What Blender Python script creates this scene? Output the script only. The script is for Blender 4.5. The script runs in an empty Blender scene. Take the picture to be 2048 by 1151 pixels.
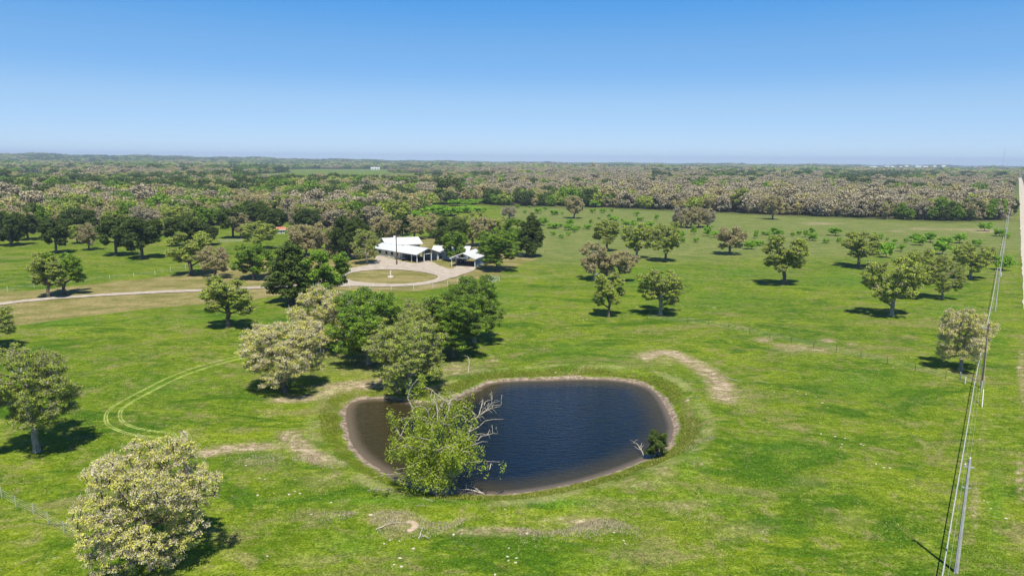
import bpy, math, random
import numpy as np
from mathutils import Vector, Matrix
random.seed(7)
S = bpy.context.scene
COL = S.collection

# ------------------------------------------------------------------ camera
F = 1450.0; CAMH = 35.0
PITCH = math.atan(253.5 / F); ROLL = math.radians(.45)
FW = np.array([0, math.cos(PITCH), -math.sin(PITCH)])
_u = np.array([0, math.sin(PITCH), math.cos(PITCH)])
RT = math.cos(ROLL) * np.array([1., 0, 0]) + math.sin(ROLL) * _u
UP = -math.sin(ROLL) * np.array([1., 0, 0]) + math.cos(ROLL) * _u
cam_d = bpy.data.cameras.new('camera'); cam = bpy.data.objects.new('camera', cam_d); COL.objects.link(cam)
cam_d.sensor_width = 36; cam_d.lens = 36 * F / 2048; cam_d.clip_start = .5; cam_d.clip_end = 60000
cam.matrix_world = Matrix(((RT[0], UP[0], -FW[0], 0), (RT[1], UP[1], -FW[1], 0), (RT[2], UP[2], -FW[2], CAMH), (0, 0, 0, 1)))
S.camera = cam

# ------------------------------------------------------------------ sky, sun, exposure
SUN_EL = 62; SUN_AZ = 173            # clockwise from +Y
w = bpy.data.worlds.new('World'); S.world = w; w.use_nodes = True
nt = w.node_tree; nt.nodes.clear()
wo = nt.nodes.new('ShaderNodeOutputWorld'); bg = nt.nodes.new('ShaderNodeBackground')
sky = nt.nodes.new('ShaderNodeTexSky'); sky.sky_type = 'NISHITA'; sky.sun_disc = False
sky.sun_elevation = math.radians(SUN_EL); sky.sun_rotation = math.radians(SUN_AZ)
sky.altitude = 300; sky.air_density = 1.0; sky.dust_density = 0.0; sky.ozone_density = 3.5
tc_ = nt.nodes.new('ShaderNodeTexCoord'); sm_ = nt.nodes.new('ShaderNodeVectorMath'); sm_.operation = 'MULTIPLY_ADD'
sm_.inputs[1].default_value = (1, 1, 1.05); sm_.inputs[2].default_value = (0, 0, .17)       # the clear, dust-free air of the photograph
nt.links.new(tc_.outputs['Generated'], sm_.inputs[0]); nt.links.new(sm_.outputs[0], sky.inputs[0])
sp_ = nt.nodes.new('ShaderNodeSeparateXYZ'); nt.links.new(tc_.outputs['Generated'], sp_.inputs[0])
rp_ = nt.nodes.new('ShaderNodeValToRGB'); e_ = rp_.color_ramp.elements; rp_.color_ramp.interpolation = 'EASE'
for p_, c_ in ((0, (1., .80, .62)), (.06, (.76, .745, .66)), (.13, (.48, .66, .70)), (.21, (.27, .61, .76)), (.5, (.15, .34, .46)), (1, (.08, .20, .29))):
    x_ = e_.new(p_) if p_ not in (0, 1) else e_[0 if p_ == 0 else -1]; x_.color = (*c_, 1)
nt.links.new(sp_.outputs[2], rp_.inputs[0])
hs = nt.nodes.new('ShaderNodeVectorMath'); hs.operation = 'MULTIPLY'; h2_ = nt.nodes.new('ShaderNodeVectorMath'); h2_.operation = 'SCALE'; h2_.inputs['Scale'].default_value = 2.0
nt.links.new(rp_.outputs[0], hs.inputs[1])
nt.links.new(sky.outputs[0], hs.inputs[0]); nt.links.new(hs.outputs[0], h2_.inputs[0]); nt.links.new(h2_.outputs[0], bg.inputs[0]); nt.links.new(bg.outputs[0], wo.inputs[0])
bg.inputs[1].default_value = .105
sd = bpy.data.lights.new('sun', 'SUN'); sun = bpy.data.objects.new('sun', sd); COL.objects.link(sun)
sd.energy = 5.0; sd.use_shadow = True; sd.angle = math.radians(.5); sd.color = (1, .94, .82)
ld = Vector((-math.sin(math.radians(SUN_AZ)) * math.cos(math.radians(SUN_EL)), -math.cos(math.radians(SUN_AZ)) * math.cos(math.radians(SUN_EL)), -math.sin(math.radians(SUN_EL))))
sun.rotation_euler = ld.to_track_quat('-Z', 'Y').to_euler()
S.view_settings.view_transform = 'Standard'; S.view_settings.look = 'None'
S.view_settings.exposure = .42; S.view_settings.gamma = 1
S.view_settings.use_curve_mapping = False
S.render.engine = 'CYCLES'
S.cycles.max_bounces = 5; S.cycles.diffuse_bounces = 3; S.cycles.transparent_max_bounces = 6; S.cycles.volume_bounces = 0

# ------------------------------------------------------------------ mapping photo -> ground
def ray(x, y): return FW + (x - 1024) / F * RT - (y - 575.5) / F * UP
def flat(x, y, z=0.):
    d = ray(x, y); t = (z - CAMH) / d[2]; return np.array([d[0] * t, d[1] * t])
def proj(P):
    P = np.asarray(P, float); v = P - np.array([0, 0, CAMH]); q = v @ FW; q = np.where(np.abs(q) < 1e-3, 1e-3, q)
    return 1024 + F * (v @ RT) / q, 575.5 - F * (v @ UP) / q, q

def spline(pts, n=6, closed=True):
    p = np.array(pts, float); N = len(p); out = []
    rng_ = range(N) if closed else range(N - 1)
    for i in rng_:
        if closed: a, b, c, d = p[(i - 1) % N], p[i], p[(i + 1) % N], p[(i + 2) % N]
        else: a, b, c, d = p[max(i - 1, 0)], p[i], p[i + 1], p[min(i + 2, N - 1)]
        for k in range(n):
            t = k / n
            out.append(.5 * ((2 * b) + (-a + c) * t + (2 * a - 5 * b + 4 * c - d) * t * t + (-a + 3 * b - 3 * c + d) * t ** 3))
    if not closed: out.append(p[-1])
    return np.array(out)
def seg_dist(P, poly, closed=True):
    Q = np.roll(poly, -1, 0) if closed else poly[1:]
    A = poly if closed else poly[:-1]
    best = np.full(len(P), 1e9); side = np.zeros(len(P))
    for a, b in zip(A, Q):
        ab = b - a; t = np.clip(((P - a) @ ab) / (ab @ ab + 1e-9), 0, 1)
        v = P - a - t[:, None] * ab; dd = np.hypot(v[:, 0], v[:, 1])
        s = np.sign(ab[0] * v[:, 1] - ab[1] * v[:, 0]); m = dd < best
        best = np.where(m, dd, best); side = np.where(m, s, side)
    return best, side
def inside(P, poly):
    c = np.zeros(len(P), bool); x, y = P[:, 0], P[:, 1]
    for a, b in zip(poly, np.roll(poly, -1, 0)):
        m = ((a[1] > y) != (b[1] > y))
        xi = (b[0] - a[0]) * (y - a[1]) / ((b[1] - a[1]) if abs(b[1] - a[1]) > 1e-9 else 1e-9) + a[0]
        c ^= m & (x < xi)
    return c
def sdf(P, poly):      # negative inside
    d, _ = seg_dist(P, poly); return np.where(inside(P, poly), -d, d)

WATER_Z = -.9
POND_PX = [(693,828),(700,808),(725,799),(765,797),(805,801),(850,806),(905,797),(945,783),(975,768),(1020,762),(1090,760),(1160,758),(1225,760),(1275,768),(1308,783),(1328,810),(1341,838),(1346,858),(1337,885),(1318,903),(1290,917),(1250,934),(1180,957),(1110,973),(1040,984),(980,987),(930,985),(880,985),(835,973),(780,948),(735,920),(707,890),(697,858)]
POND = np.array([flat(x, y, WATER_Z) for x, y in spline(POND_PX, 4)])
PC = POND.mean(0)
def smooth(a, b, x): t = np.clip((x - a) / (b - a), 0, 1); return t * t * (3 - 2 * t)
def pond_sdf(P):
    d = np.hypot(P[:, 0] - PC[0], P[:, 1] - PC[1]) - 20.; m = d < 45
    out = d.copy()
    if m.any(): out[m] = sdf(P[m], POND)
    return out
def terrain(P, pd=None):
    P = np.atleast_2d(np.asarray(P, float)); x, y = P[:, 0], P[:, 1]
    if pd is None: pd = pond_sdf(P)
    und = .32 * np.sin(x / 23 + 1.2) * np.sin(y / 31) + .22 * np.sin(x / 11 + y / 17) + .14 * np.sin(x / 7. - y / 9.)
    house = smooth(165, 190, y) * (1 - smooth(330, 400, y)) * (1 - smooth(20, 60, np.abs(x + 60) - 60))
    und *= (1 - house) * smooth(0, 12, pd) * (1 - smooth(600, 1500, y))
    z = und + np.where(pd < 0, WATER_Z + np.clip(pd * .28, -2.2, 0), WATER_Z + (-WATER_Z - .2) * smooth(.3, 4.0, pd) + .2 * np.clip(pd / .9, 0, 1))
    south = smooth(10, -20, y - PC[1]) * .5 + .5 * smooth(-5, 15, x - PC[0])
    z += .75 * np.exp(-((pd - 6.0) / 2.6) ** 2) * np.clip(south, 0, 1)
    r = np.hypot(x, y); th = np.degrees(np.arctan2(x, np.maximum(y, 1)))
    hill = smooth(3500, 6500, r) * (1 - smooth(10500, 14000, r)) * (8 + 38 * smooth(5, -36, th) + 4 * np.sin(th * .9) + 3 * np.sin(th * 2.3 + 1))
    z += hill + smooth(600, 2500, r) * 2.0 * np.sin(x / 260.) * np.sin(y / 330.)
    return z
def tz(x, y): return float(terrain([[x, y]])[0])
def at(x, y):
    z = 0.
    for _ in range(6):
        p = flat(x, y, z); z = .5 * z + .5 * tz(*p)
    p = flat(x, y, z); return Vector((p[0], p[1], tz(*p)))

# ------------------------------------------------------------------ object helpers
def tag(o, label=None, cat=None, group=None, kind=None):
    if label: o['label'] = label
    if cat: o['category'] = cat
    if group: o['group'] = group
    if kind: o['kind'] = kind
    return o
def link(o, parent=None):
    COL.objects.link(o)
    if parent: o.parent = parent
    return o
def thing(name, loc, label, cat, group=None, rz=0):
    o = bpy.data.objects.new(name, None); o.empty_display_size = .3; COL.objects.link(o)
    o.location = loc; o.rotation_euler = (0, 0, rz); return tag(o, label, cat, group)
def mesh_np(name, V, Fs, mats, midx=None, attrs=None, smooth_=False):
    me = bpy.data.meshes.new(name); V = np.asarray(V, np.float32)
    me.vertices.add(len(V)); me.vertices.foreach_set('co', V.ravel())
    Fs = [np.asarray(f, np.int32) for f in (Fs if isinstance(Fs, list) else [Fs]) if len(f)]
    nl = sum(f.size for f in Fs); nf = sum(len(f) for f in Fs)
    me.loops.add(nl); me.loops.foreach_set('vertex_index', np.concatenate([f.ravel() for f in Fs]))
    me.polygons.add(nf)
    tot = np.concatenate([np.full(len(f), f.shape[1]) for f in Fs]); st = np.concatenate([[0], np.cumsum(tot)[:-1]])
    me.polygons.foreach_set('loop_start', st.astype(np.int32)); me.polygons.foreach_set('loop_total', tot.astype(np.int32))
    if midx is not None: me.polygons.foreach_set('material_index', np.asarray(midx, np.int32))
    me.polygons.foreach_set('use_smooth', np.full(nf, bool(smooth_)))
    for m in mats: me.materials.append(m)
    for k, (dom, typ, val) in (attrs or {}).items():
        a = me.attributes.new(k, typ, dom)
        a.data.foreach_set('color' if typ == 'FLOAT_COLOR' else 'value', np.asarray(val, np.float32).ravel())
    me.update(); me.validate(); return me
def tubes(P0, P1, R0, R1, n=5):
    P0, P1 = np.atleast_2d(P0).astype(float), np.atleast_2d(P1).astype(float); N = len(P0)
    R0 = np.broadcast_to(R0, N); R1 = np.broadcast_to(R1, N)
    d = P1 - P0; d /= np.linalg.norm(d, axis=1, keepdims=True) + 1e-9
    ref = np.where(np.abs(d[:, 2:3]) > .9, [[1., 0, 0]], [[0, 0, 1.]])
    a = np.cross(d, ref); a /= np.linalg.norm(a, axis=1, keepdims=True) + 1e-9; b = np.cross(d, a)
    t = np.arange(n) * 2 * np.pi / n
    ring = a[:, None, :] * np.cos(t)[None, :, None] + b[:, None, :] * np.sin(t)[None, :, None]
    V = np.concatenate([P0[:, None] + ring * R0[:, None, None], P1[:, None] + ring * R1[:, None, None]], 1).reshape(-1, 3)
    k = np.arange(n); k2 = (k + 1) % n
    q = np.stack([k, k2, k2 + n, k + n], 1)
    Fq = (q[None] + (np.arange(N) * 2 * n)[:, None, None]).reshape(-1, 4)
    return V, Fq
class MB:
    def __init__(s): s.V = []; s.F = {}; s.n = 0
    def add(s, V, Fq):
        V = np.asarray(V, float); Fq = np.asarray(Fq); s.F.setdefault(Fq.shape[1], []).append(Fq + s.n); s.V.append(V); s.n += len(V); return s
    def box(s, x0, x1, y0, y1, z0, z1):
        V = [(x, y, z) for z in (z0, z1) for y in (y0, y1) for x in (x0, x1)]
        return s.add(V, [(0, 2, 3, 1), (4, 5, 7, 6), (0, 1, 5, 4), (1, 3, 7, 5), (3, 2, 6, 7), (2, 0, 4, 6)])
    def tube(s, p0, p1, r0, r1=None, n=8):
        V, Q = tubes(p0, p1, r0, r0 if r1 is None else r1, n); s.add(V, Q)
        s.add(V[:n], [tuple(range(n))[::-1]]); s.add(V[n:], [tuple(range(n))]); return s
    def path(s, pts, r, n=6):
        for a, b in zip(pts[:-1], pts[1:]): s.tube(a, b, r, n=n)
        return s
    def prism(s, poly, y0, y1):     # poly in xz, extruded in y
        N = len(poly); V = [(x, y0, z) for x, z in poly] + [(x, y1, z) for x, z in poly]
        s.add(V, [(i, (i + 1) % N, (i + 1) % N + N, i + N) for i in range(N)])
        s.add(V, [tuple(range(N))[::-1]]); s.add(V, [tuple(range(N, 2 * N))]); return s
    def build(s, name, mat, parent=None, sm=False):
        me = mesh_np(name, np.concatenate(s.V), [np.concatenate(f) for f in s.F.values()], [mat], smooth_=sm)
        return link(bpy.data.objects.new(name, me), parent)

# ------------------------------------------------------------------ materials
class NT:
    def __init__(s, name):
        s.m = bpy.data.materials.new(name); s.m.use_nodes = True; s.t = s.m.node_tree; s.t.nodes.clear()
        s.out = s.n('ShaderNodeOutputMaterial')
    def n(s, typ, **kw):
        x = s.t.nodes.new(typ)
        for k, v in kw.items():
            if k.startswith('i_'): x.inputs[k[2:]].default_value = v
            else: setattr(x, k, v)
        return x
    def l(s, a, b): s.t.links.new(a, b)
    def val(s, sock, v):
        if hasattr(v, 'is_output'): s.l(v, sock)
        else: sock.default_value = v
    def math(s, op, a, b=0., c=0., clamp=False):
        x = s.n('ShaderNodeMath', operation=op, use_clamp=clamp); s.val(x.inputs[0], a); s.val(x.inputs[1], b); s.val(x.inputs[2], c); return x.outputs[0]
    def mix(s, f, a, b, blend='MIX'):
        x = s.n('ShaderNodeMix', data_type='RGBA', blend_type=blend)
        s.val(x.inputs[0], f)
        for i, v in ((6, a), (7, b)):
            if hasattr(v, 'is_output'): s.l(v, x.inputs[i])
            else: x.inputs[i].default_value = (*v, 1)
        return x.outputs[2]
    def noise(s, scale, detail=3., rough=.55, vec=None, dist=0.):
        x = s.n('ShaderNodeTexNoise'); x.inputs['Scale'].default_value = scale; x.inputs['Detail'].default_value = detail
        x.inputs['Roughness'].default_value = rough; x.inputs['Distortion'].default_value = dist
        if vec is not None: s.l(vec, x.inputs['Vector'])
        return x.outputs[0]
    def step(s, v, a, b):           # smooth map a..b -> 0..1
        x = s.n('ShaderNodeMapRange', interpolation_type='SMOOTHSTEP'); s.val(x.inputs[0], v); x.inputs[1].default_value = a; x.inputs[2].default_value = b
        return x.outputs[0]
    def attr(s, name, out=2): return s.n('ShaderNodeAttribute', attribute_name=name).outputs[out]
    def pos(s): return s.n('ShaderNodeNewGeometry').outputs['Position']
    def obj(s): return s.n('ShaderNodeTexCoord').outputs['Object']
    def bump(s, h, st=.3, dist=.1):
        x = s.n('ShaderNodeBump'); x.inputs['Strength'].default_value = st; x.inputs['Distance'].default_value = dist; s.l(h, x.inputs['Height']); return x.outputs[0]
    def bsdf(s, col, rough=.8, nrm=None, spec=.3, metal=0.):
        b = s.n('ShaderNodeBsdfPrincipled'); s.val(b.inputs['Roughness'], rough); b.inputs['Specular IOR Level'].default_value = spec; b.inputs['Metallic'].default_value = metal
        if hasattr(col, 'is_output'): s.l(col, b.inputs['Base Color'])
        else: b.inputs['Base Color'].default_value = (*col, 1)
        if nrm: s.l(nrm, b.inputs['Normal'])
        s.l(b.outputs[0], s.out.inputs[0]); return b
def simple(name, col, rough=.7, var=.18, scale=3., spec=.3, metal=0.):
    t = NT(name); nz = t.noise(scale, 4, .6, t.obj())
    c = t.mix(t.step(nz, .3, .7), tuple(v * (1 - var) for v in col), tuple(min(1, v * (1 + var)) for v in col))
    t.bsdf(c, rough, t.bump(nz, .2, .02), spec, metal); return t.m
def leafmat(name, cols, stops, trans=.25, rough=.6, hue=.1):
    t = NT(name); tint = t.attr('tint'); oi = t.n('ShaderNodeObjectInfo').outputs['Random']
    r = t.n('ShaderNodeValToRGB'); e = r.color_ramp.elements
    while len(e) < len(cols): e.new(.5)
    for i, (c, p) in enumerate(zip(cols, stops)): e[i].position = p; e[i].color = (*c, 1)
    t.l(tint, r.inputs[0])
    v = t.math('MULTIPLY_ADD', oi, hue * 2, 1.12 - hue)
    sc = t.n('ShaderNodeVectorMath', operation='SCALE'); t.l(r.outputs[0], sc.inputs[0]); t.l(v, sc.inputs['Scale'])
    d = t.n('ShaderNodeBsdfPrincipled'); d.inputs['Roughness'].default_value = rough; d.inputs['Specular IOR Level'].default_value = .25
    tr = t.n('ShaderNodeBsdfTranslucent'); mx = t.n('ShaderNodeMixShader'); mx.inputs[0].default_value = trans
    t.l(sc.outputs[0], d.inputs['Base Color']); t.l(sc.outputs[0], tr.inputs[0])
    t.l(d.outputs[0], mx.inputs[1]); t.l(tr.outputs[0], mx.inputs[2]); t.l(mx.outputs[0], t.out.inputs[0]); return t.m

M = {}
M['bark'] = simple('oak_bark', (.12, .10, .08), .9, .4, 4)
M['greybark'] = simple('weathered_grey_bark', (.27, .24, .20), .9, .35, 5)
M['paletwig'] = simple('pale_lichened_twigs', (.46, .41, .32), .9, .25, 5)
M['deadwood'] = simple('dead_wood', (.45, .40, .33), .85, .25, 5)
M['leaf_pale'] = leafmat('pale_budding_leaves', [(.36, .31, .22), (.60, .53, .38), (.40, .40, .06), (.60, .57, .14)], [0, .38, .42, 1], .2, hue=.08)
M['leaf_mixed'] = leafmat('olive_budding_leaves', [(.22, .19, .12), (.36, .32, .18), (.14, .20, .02), (.44, .51, .07)], [0, .20, .24, 1], .18)
M['leaf_green'] = leafmat('fresh_green_leaves', [(.06, .115, .008), (.13, .23, .015), (.28, .42, .035)], [0, .55, 1], .2)
M['leaf_dark'] = leafmat('dark_evergreen_leaves', [(.030, .048, .008), (.062, .098, .014), (.11, .155, .022)], [0, .5, 1], .15, hue=.2)
M['leaf_grey'] = leafmat('bare_grey_twigs', [(.18, .15, .095), (.31, .27, .18), (.39, .345, .22), (.24, .26, .07)], [0, .5, .85, 1], .1)
M['leaf_tan'] = leafmat('tan_catkin_foliage', [(.18, .145, .08), (.35, .295, .145), (.40, .36, .14), (.23, .28, .05)], [0, .4, .7, 1], .22, hue=.15)
M['leaf_willow'] = leafmat('willow_leaves', [(.16, .20, .015), (.28, .36, .03), (.42, .50, .07)], [0, .5, 1], .4)
M['leaf_lime'] = leafmat('bright_shrub_leaves', [(.12, .22, .015), (.22, .40, .03), (.30, .50, .05)], [0, .5, 1], .4)

# ------------------------------------------------------------------ features drawn on the ground
def poly_px(pts, n=4): return np.array([flat(*p) for p in spline(pts, n)])
def lin_px(pts, n=5): return np.array([flat(*p) for p in spline(pts, n, False)])
OLIVE = np.array([flat(*p) for p in [(-300,618),(0,588),(150,571),(300,556),(390,543),(470,528),(560,512),(640,505),(700,500),(760,478),(900,470),(1000,500),(1030,515),(1075,512),(1070,520),(1020,535),(990,552),(960,556),(900,572),(840,582),(760,584),(690,580),(600,586),(500,600),(300,621),(120,640),(0,651),(-300,690)]])
TRACK = lin_px([(500,710),(421,731),(350,756),(287,787),(251,806),(230,822),(226,836),(232,849),(256,861),(287,868),(335,873)])
FOREST_LINE = [(-900,540),(-300,505),(0,472),(60,462),(100,452),(190,455),(330,462),(430,452),(480,436),(560,436),(600,455),(680,458),(760,450),(840,425),(880,412),(940,404),(1000,412),(1200,415),(1500,428),(1720,437),(1900,443),(2010,441),(2022,366),(2060,360),(2300,372),(3200,420)]
FLX = np.array(FOREST_LINE, float)
MEADOWS = [[(495,364),(515,347),(620,344),(880,347),(905,354),(890,363),(700,366)], [(30,367),(38,346),(80,344),(92,352),(90,367)], [(520,345),(560,338),(850,338),(890,342),(860,346)],
           [(1590,372),(1610,366),(1680,366),(1700,372)], [(1880,365),(1890,358),(1930,358),(1935,365)], [(1100,336),(1120,333),(1400,334),(1420,337)], [(1640,337),(1700,333),(1960,334),(1980,340),(1800,341)]]
BARE = [(700,772,75,10,.9),(775,768,65,13,1),(850,785,40,10,.8),(655,790,32,9,.8),(560,745,80,25,.25),(760,730,150,45,.38),(900,735,80,20,.5),(675,946,18,6,.6),(540,893,40,8,.6),
        (1310,715,70,22,.4),(1527,679,18,5,.9),(1590,697,55,12,.5),(1658,681,18,5,.7),(1705,687,14,4,.55),
        (1560,431,45,2.5,.6),(1640,447,45,2.5,.75),(1770,434,50,3,.8),(1865,457,62,2,1),(1965,461,34,5,.75),(2044,760,7,70,.6),(2040,950,5,50,.95),(2038,740,5,25,.6),(1020,418,20,2,.4),
        (985,721,14,4,.7),(740,1027,8,5,.0),(1170,738,30,8,.4),(1230,742,22,6,.4),(250,985,0.1,.1,0),(1290,968,60,14,.4),(1330,945,30,14,.5),(1160,1040,90,14,.5),(1000,1062,150,12,.5),(1370,1010,60,14,.45),(800,1040,60,22,.5),(1480,1060,90,25,.35),(1300,1110,120,20,.35),(620,1120,80,15,.35),(1700,1040,60,20,.3),(1620,960,60,20,.3),(1950,1010,12,60,.45),(1966,860,6,60,.4),(1500,800,50,25,.3),(1400,925,40,15,.3),
        (520,930,80,25,.3),(640,960,60,25,.35),(1120,748,100,10,.3),(830,570,90,3,.3),(10,490,40,6,.3),(320,455,60,3,.35)]
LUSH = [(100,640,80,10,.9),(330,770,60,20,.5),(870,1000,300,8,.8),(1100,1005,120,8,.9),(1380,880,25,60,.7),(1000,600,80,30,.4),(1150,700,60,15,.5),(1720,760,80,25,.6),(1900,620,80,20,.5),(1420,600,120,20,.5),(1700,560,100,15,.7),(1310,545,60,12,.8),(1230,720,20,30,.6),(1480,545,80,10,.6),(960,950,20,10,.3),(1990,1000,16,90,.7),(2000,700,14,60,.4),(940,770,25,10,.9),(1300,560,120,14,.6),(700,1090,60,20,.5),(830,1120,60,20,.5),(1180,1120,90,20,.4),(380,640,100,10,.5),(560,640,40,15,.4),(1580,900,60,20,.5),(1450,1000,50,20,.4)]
BAREL = [([(1290,712),(1320,702),(1350,706),(1385,722),(1415,740),(1440,765),(1450,800)], 2.5, .9), ([(690,775),(740,762),(790,768),(840,780),(870,776)], 2.2, .95), ([(560,800),(620,795),(670,780)], 2.0, .8), ([(415,905),(470,897),(530,893)], 1.6, .9),
         ([(580,868),(592,892),(620,912),(645,925)], 1.5, .95), ([(1560,690),(1600,696),(1650,706)], 1.8, .62), ([(1780,462),(1860,457),(1940,460),(1990,464)], 2.2, .9), ([(975,752),(1100,748),(1220,750),(1300,768)], .8, .5), ([(1370,800),(1385,850),(1375,890)], .9, .45)]
def ell(px, py, L):
    out = np.zeros(len(px))
    for x, y, rx, ry, s in L:
        if s <= 0: continue
        d = ((px - x) / rx) ** 2 + ((py - y) / ry) ** 2
        out = np.maximum(out, s * np.exp(-d * .9))
    return out

# ------------------------------------------------------------------ ground sheet
def axis(lo, hi, step, far, g=1.13):
    a = list(np.arange(lo, hi + .01, step)); s = step; x = hi
    while x < far: s *= g; x += s; a.append(min(x, far))
    s = step; x = lo; b = []
    while x > -far: s *= g; x -= s; b.append(max(x, -far))
    return np.array(b[::-1] + a)
GX = axis(-110, 130, .8, 14000); GY = axis(36, 215, .8, 14000, 1.06)
GY = GY[GY > -2500]
gx, gy = np.meshgrid(GX, GY); P2 = np.stack([gx.ravel(), gy.ravel()], 1)
pd = pond_sdf(P2); gz = terrain(P2, pd)
px, py, q = proj(np.column_stack([P2, gz])); front = q > 5
px = np.where(front, px, -5000); py = np.where(front, py, 5000)
near = (P2[:, 1] > 0) & (P2[:, 1] < 900) & (np.abs(P2[:, 0]) < 700)
ol = np.full(len(P2), 1.); ol[near] = np.clip(sdf(P2[near], OLIVE) / 20. + .5, 0, 1)
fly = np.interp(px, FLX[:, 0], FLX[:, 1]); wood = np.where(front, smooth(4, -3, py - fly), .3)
for m_ in MEADOWS:
    mp = np.array(m_, float); ins = inside(np.column_stack([px, py]), mp); wood[ins] = 0
trk = np.full(len(P2), 9.); nt_ = np.hypot(P2[:, 0] + 45, P2[:, 1] - 100) < 60
d_, s_ = seg_dist(P2[nt_], TRACK, False); trk[nt_] = np.clip(d_ * s_, -9, 9)
dull = np.where(front, smooth(535, 500, py + .02 * (px - 1500)) * (px > 1000) + .0, 0) * (1 - wood)
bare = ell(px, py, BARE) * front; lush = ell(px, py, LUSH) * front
for pts_, hw_, st_ in BAREL:
    st_ *= .92; ln_ = lin_px(pts_); c_ = ln_.mean(0); m_ = (np.hypot(P2[:, 0] - c_[0], P2[:, 1] - c_[1]) < 90)
    d_, _s = seg_dist(P2[m_], ln_, False); bare[m_] = np.maximum(bare[m_], st_ * np.exp(-(d_ / hw_) ** 2))
def gridz(P):
    i = np.clip(np.searchsorted(GX, P[:, 0]) - 1, 0, len(GX) - 2); j = np.clip(np.searchsorted(GY, P[:, 1]) - 1, 0, len(GY) - 2); Z = gz.reshape(len(GY), len(GX))
    u = (P[:, 0] - GX[i]) / (GX[i + 1] - GX[i]); v = (P[:, 1] - GY[j]) / (GY[j + 1] - GY[j]); a, b, c, d = Z[j, i], Z[j, i + 1], Z[j + 1, i + 1], Z[j + 1, i]
    return np.maximum(a * (1 - u) * (1 - v) + b * u * (1 - v) + c * u * v + d * (1 - u) * v, np.where(u > v, a * (1 - u) + b * (u - v) + c * v, a * (1 - v) + d * (v - u) + c * u))
nx, ny = len(GX), len(GY)
ii = np.arange((ny - 1) * nx).reshape(ny - 1, nx)[:, :-1].ravel()
Q = np.stack([ii, ii + 1, ii + nx + 1, ii + nx], 1)
colr = lambda a, b, c: np.column_stack([a, b, c, np.ones(len(a))])

t = NT('pasture_ground'); pos = t.pos()
mp = t.n('ShaderNodeMapping'); mp.inputs['Scale'].default_value = (.7, 1.25, 1); t.l(pos, mp.inputs[0]); mv = mp.outputs[0]
n1 = t.noise(.035, 5, .6, mv, .4); n2 = t.noise(.16, 4, .6, mv, .3); n3 = t.noise(.9, 4, .65, mv); n4 = t.noise(5.5, 3, .7, pos); n5 = t.noise(.3, 5, .7, pos, .8)
# greens and browns of living and dry grass
g1 = t.mix(t.step(n1, .36, .64), (.054, .114, .002), (.142, .192, .006))
g2 = t.mix(t.step(n2, .34, .68), (.044, .098, .001), (.152, .200, .008))
g = t.mix(.5, g1, g2)
g = t.mix(t.math('MULTIPLY', t.step(n3, .46, .70), .45), g, (.20, .225, .035))
g = t.mix(t.math('MULTIPLY', t.step(n5, .50, .68), .7), g, (.205, .175, .075))
nb = t.noise(.075, 6, .68, mv, 1.2); g = t.mix(t.math('MULTIPLY', t.step(nb, .52, .66), .7), g, (.185, .165, .065))
g = t.mix(t.math('MULTIPLY', t.step(nb, .47, .36), .8), g, (.030, .088, .001))
nd = t.noise(.22, 5, .7, mv, 1.5); g = t.mix(t.math('MULTIPLY', t.step(nd, .44, .33), .7), g, (.030, .085, .002))
g = t.mix(t.math('MULTIPLY', t.step(n4, .52, .28), .7), g, (.03, .065, .003))
g = t.mix(t.math('MULTIPLY', t.step(n4, .55, .78), .6), g, (.28, .285, .10))
mA = t.n('ShaderNodeAttribute', attribute_name='maskA'); sA = t.n('ShaderNodeSeparateColor'); t.l(mA.outputs[0], sA.inputs[0])
mB = t.n('ShaderNodeAttribute', attribute_name='maskB'); sB = t.n('ShaderNodeSeparateColor'); t.l(mB.outputs[0], sB.inputs[0])
aBare, aOl, aDull = sA.outputs[0], sA.outputs[1], sA.outputs[2]; aWood, aLush = sB.outputs[0], sB.outputs[1]
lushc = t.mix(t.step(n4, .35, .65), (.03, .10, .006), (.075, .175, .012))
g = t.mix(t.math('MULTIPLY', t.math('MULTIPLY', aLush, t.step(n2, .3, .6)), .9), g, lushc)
dullc = t.mix(t.step(n2, .35, .65), (.105, .14, .035), (.165, .175, .06))
g = t.mix(t.math('MULTIPLY', aDull, .8), g, dullc)
oln = t.math('ADD', aOl, t.math('MULTIPLY', t.math('SUBTRACT', n3, .5), .06))
olc = t.mix(t.step(n2, .35, .65), (.135, .135, .035), (.24, .20, .085)); olc = t.mix(t.math('MULTIPLY', t.step(n4, .55, .75), .4), olc, (.31, .26, .14))
g = t.mix(t.step(oln, .52, .47), g, olc)
# bare soil: noise breaks its edge up
bm = t.math('ADD', aBare, t.math('MULTIPLY', t.math('SUBTRACT', t.noise(.32, 8, .8, pos, 1.4), .5), 3.4))
soil = t.mix(t.step(n3, .35, .65), (.22, .165, .10), (.36, .29, .20)); soil = t.mix(t.step(n4, .55, .8), soil, (.50, .43, .32))
g = t.mix(t.math('MULTIPLY', t.step(aBare, .08, .6), .6), g, t.mix(n3, (.20, .175, .075), (.27, .22, .12)))
g = t.mix(t.math('MULTIPLY', t.step(bm, .42, .85), .95), g, soil)
# pale specks of stone and dung
vor = t.n('ShaderNodeTexVoronoi'); vor.inputs['Scale'].default_value = .32; t.l(pos, vor.inputs['Vector'])
sp = t.math('MULTIPLY', t.step(vor.outputs['Distance'], .075, .03), t.step(n1, .50, .58)); g = t.mix(t.math('MULTIPLY', sp, .5), g, (.40, .37, .22))
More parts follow.
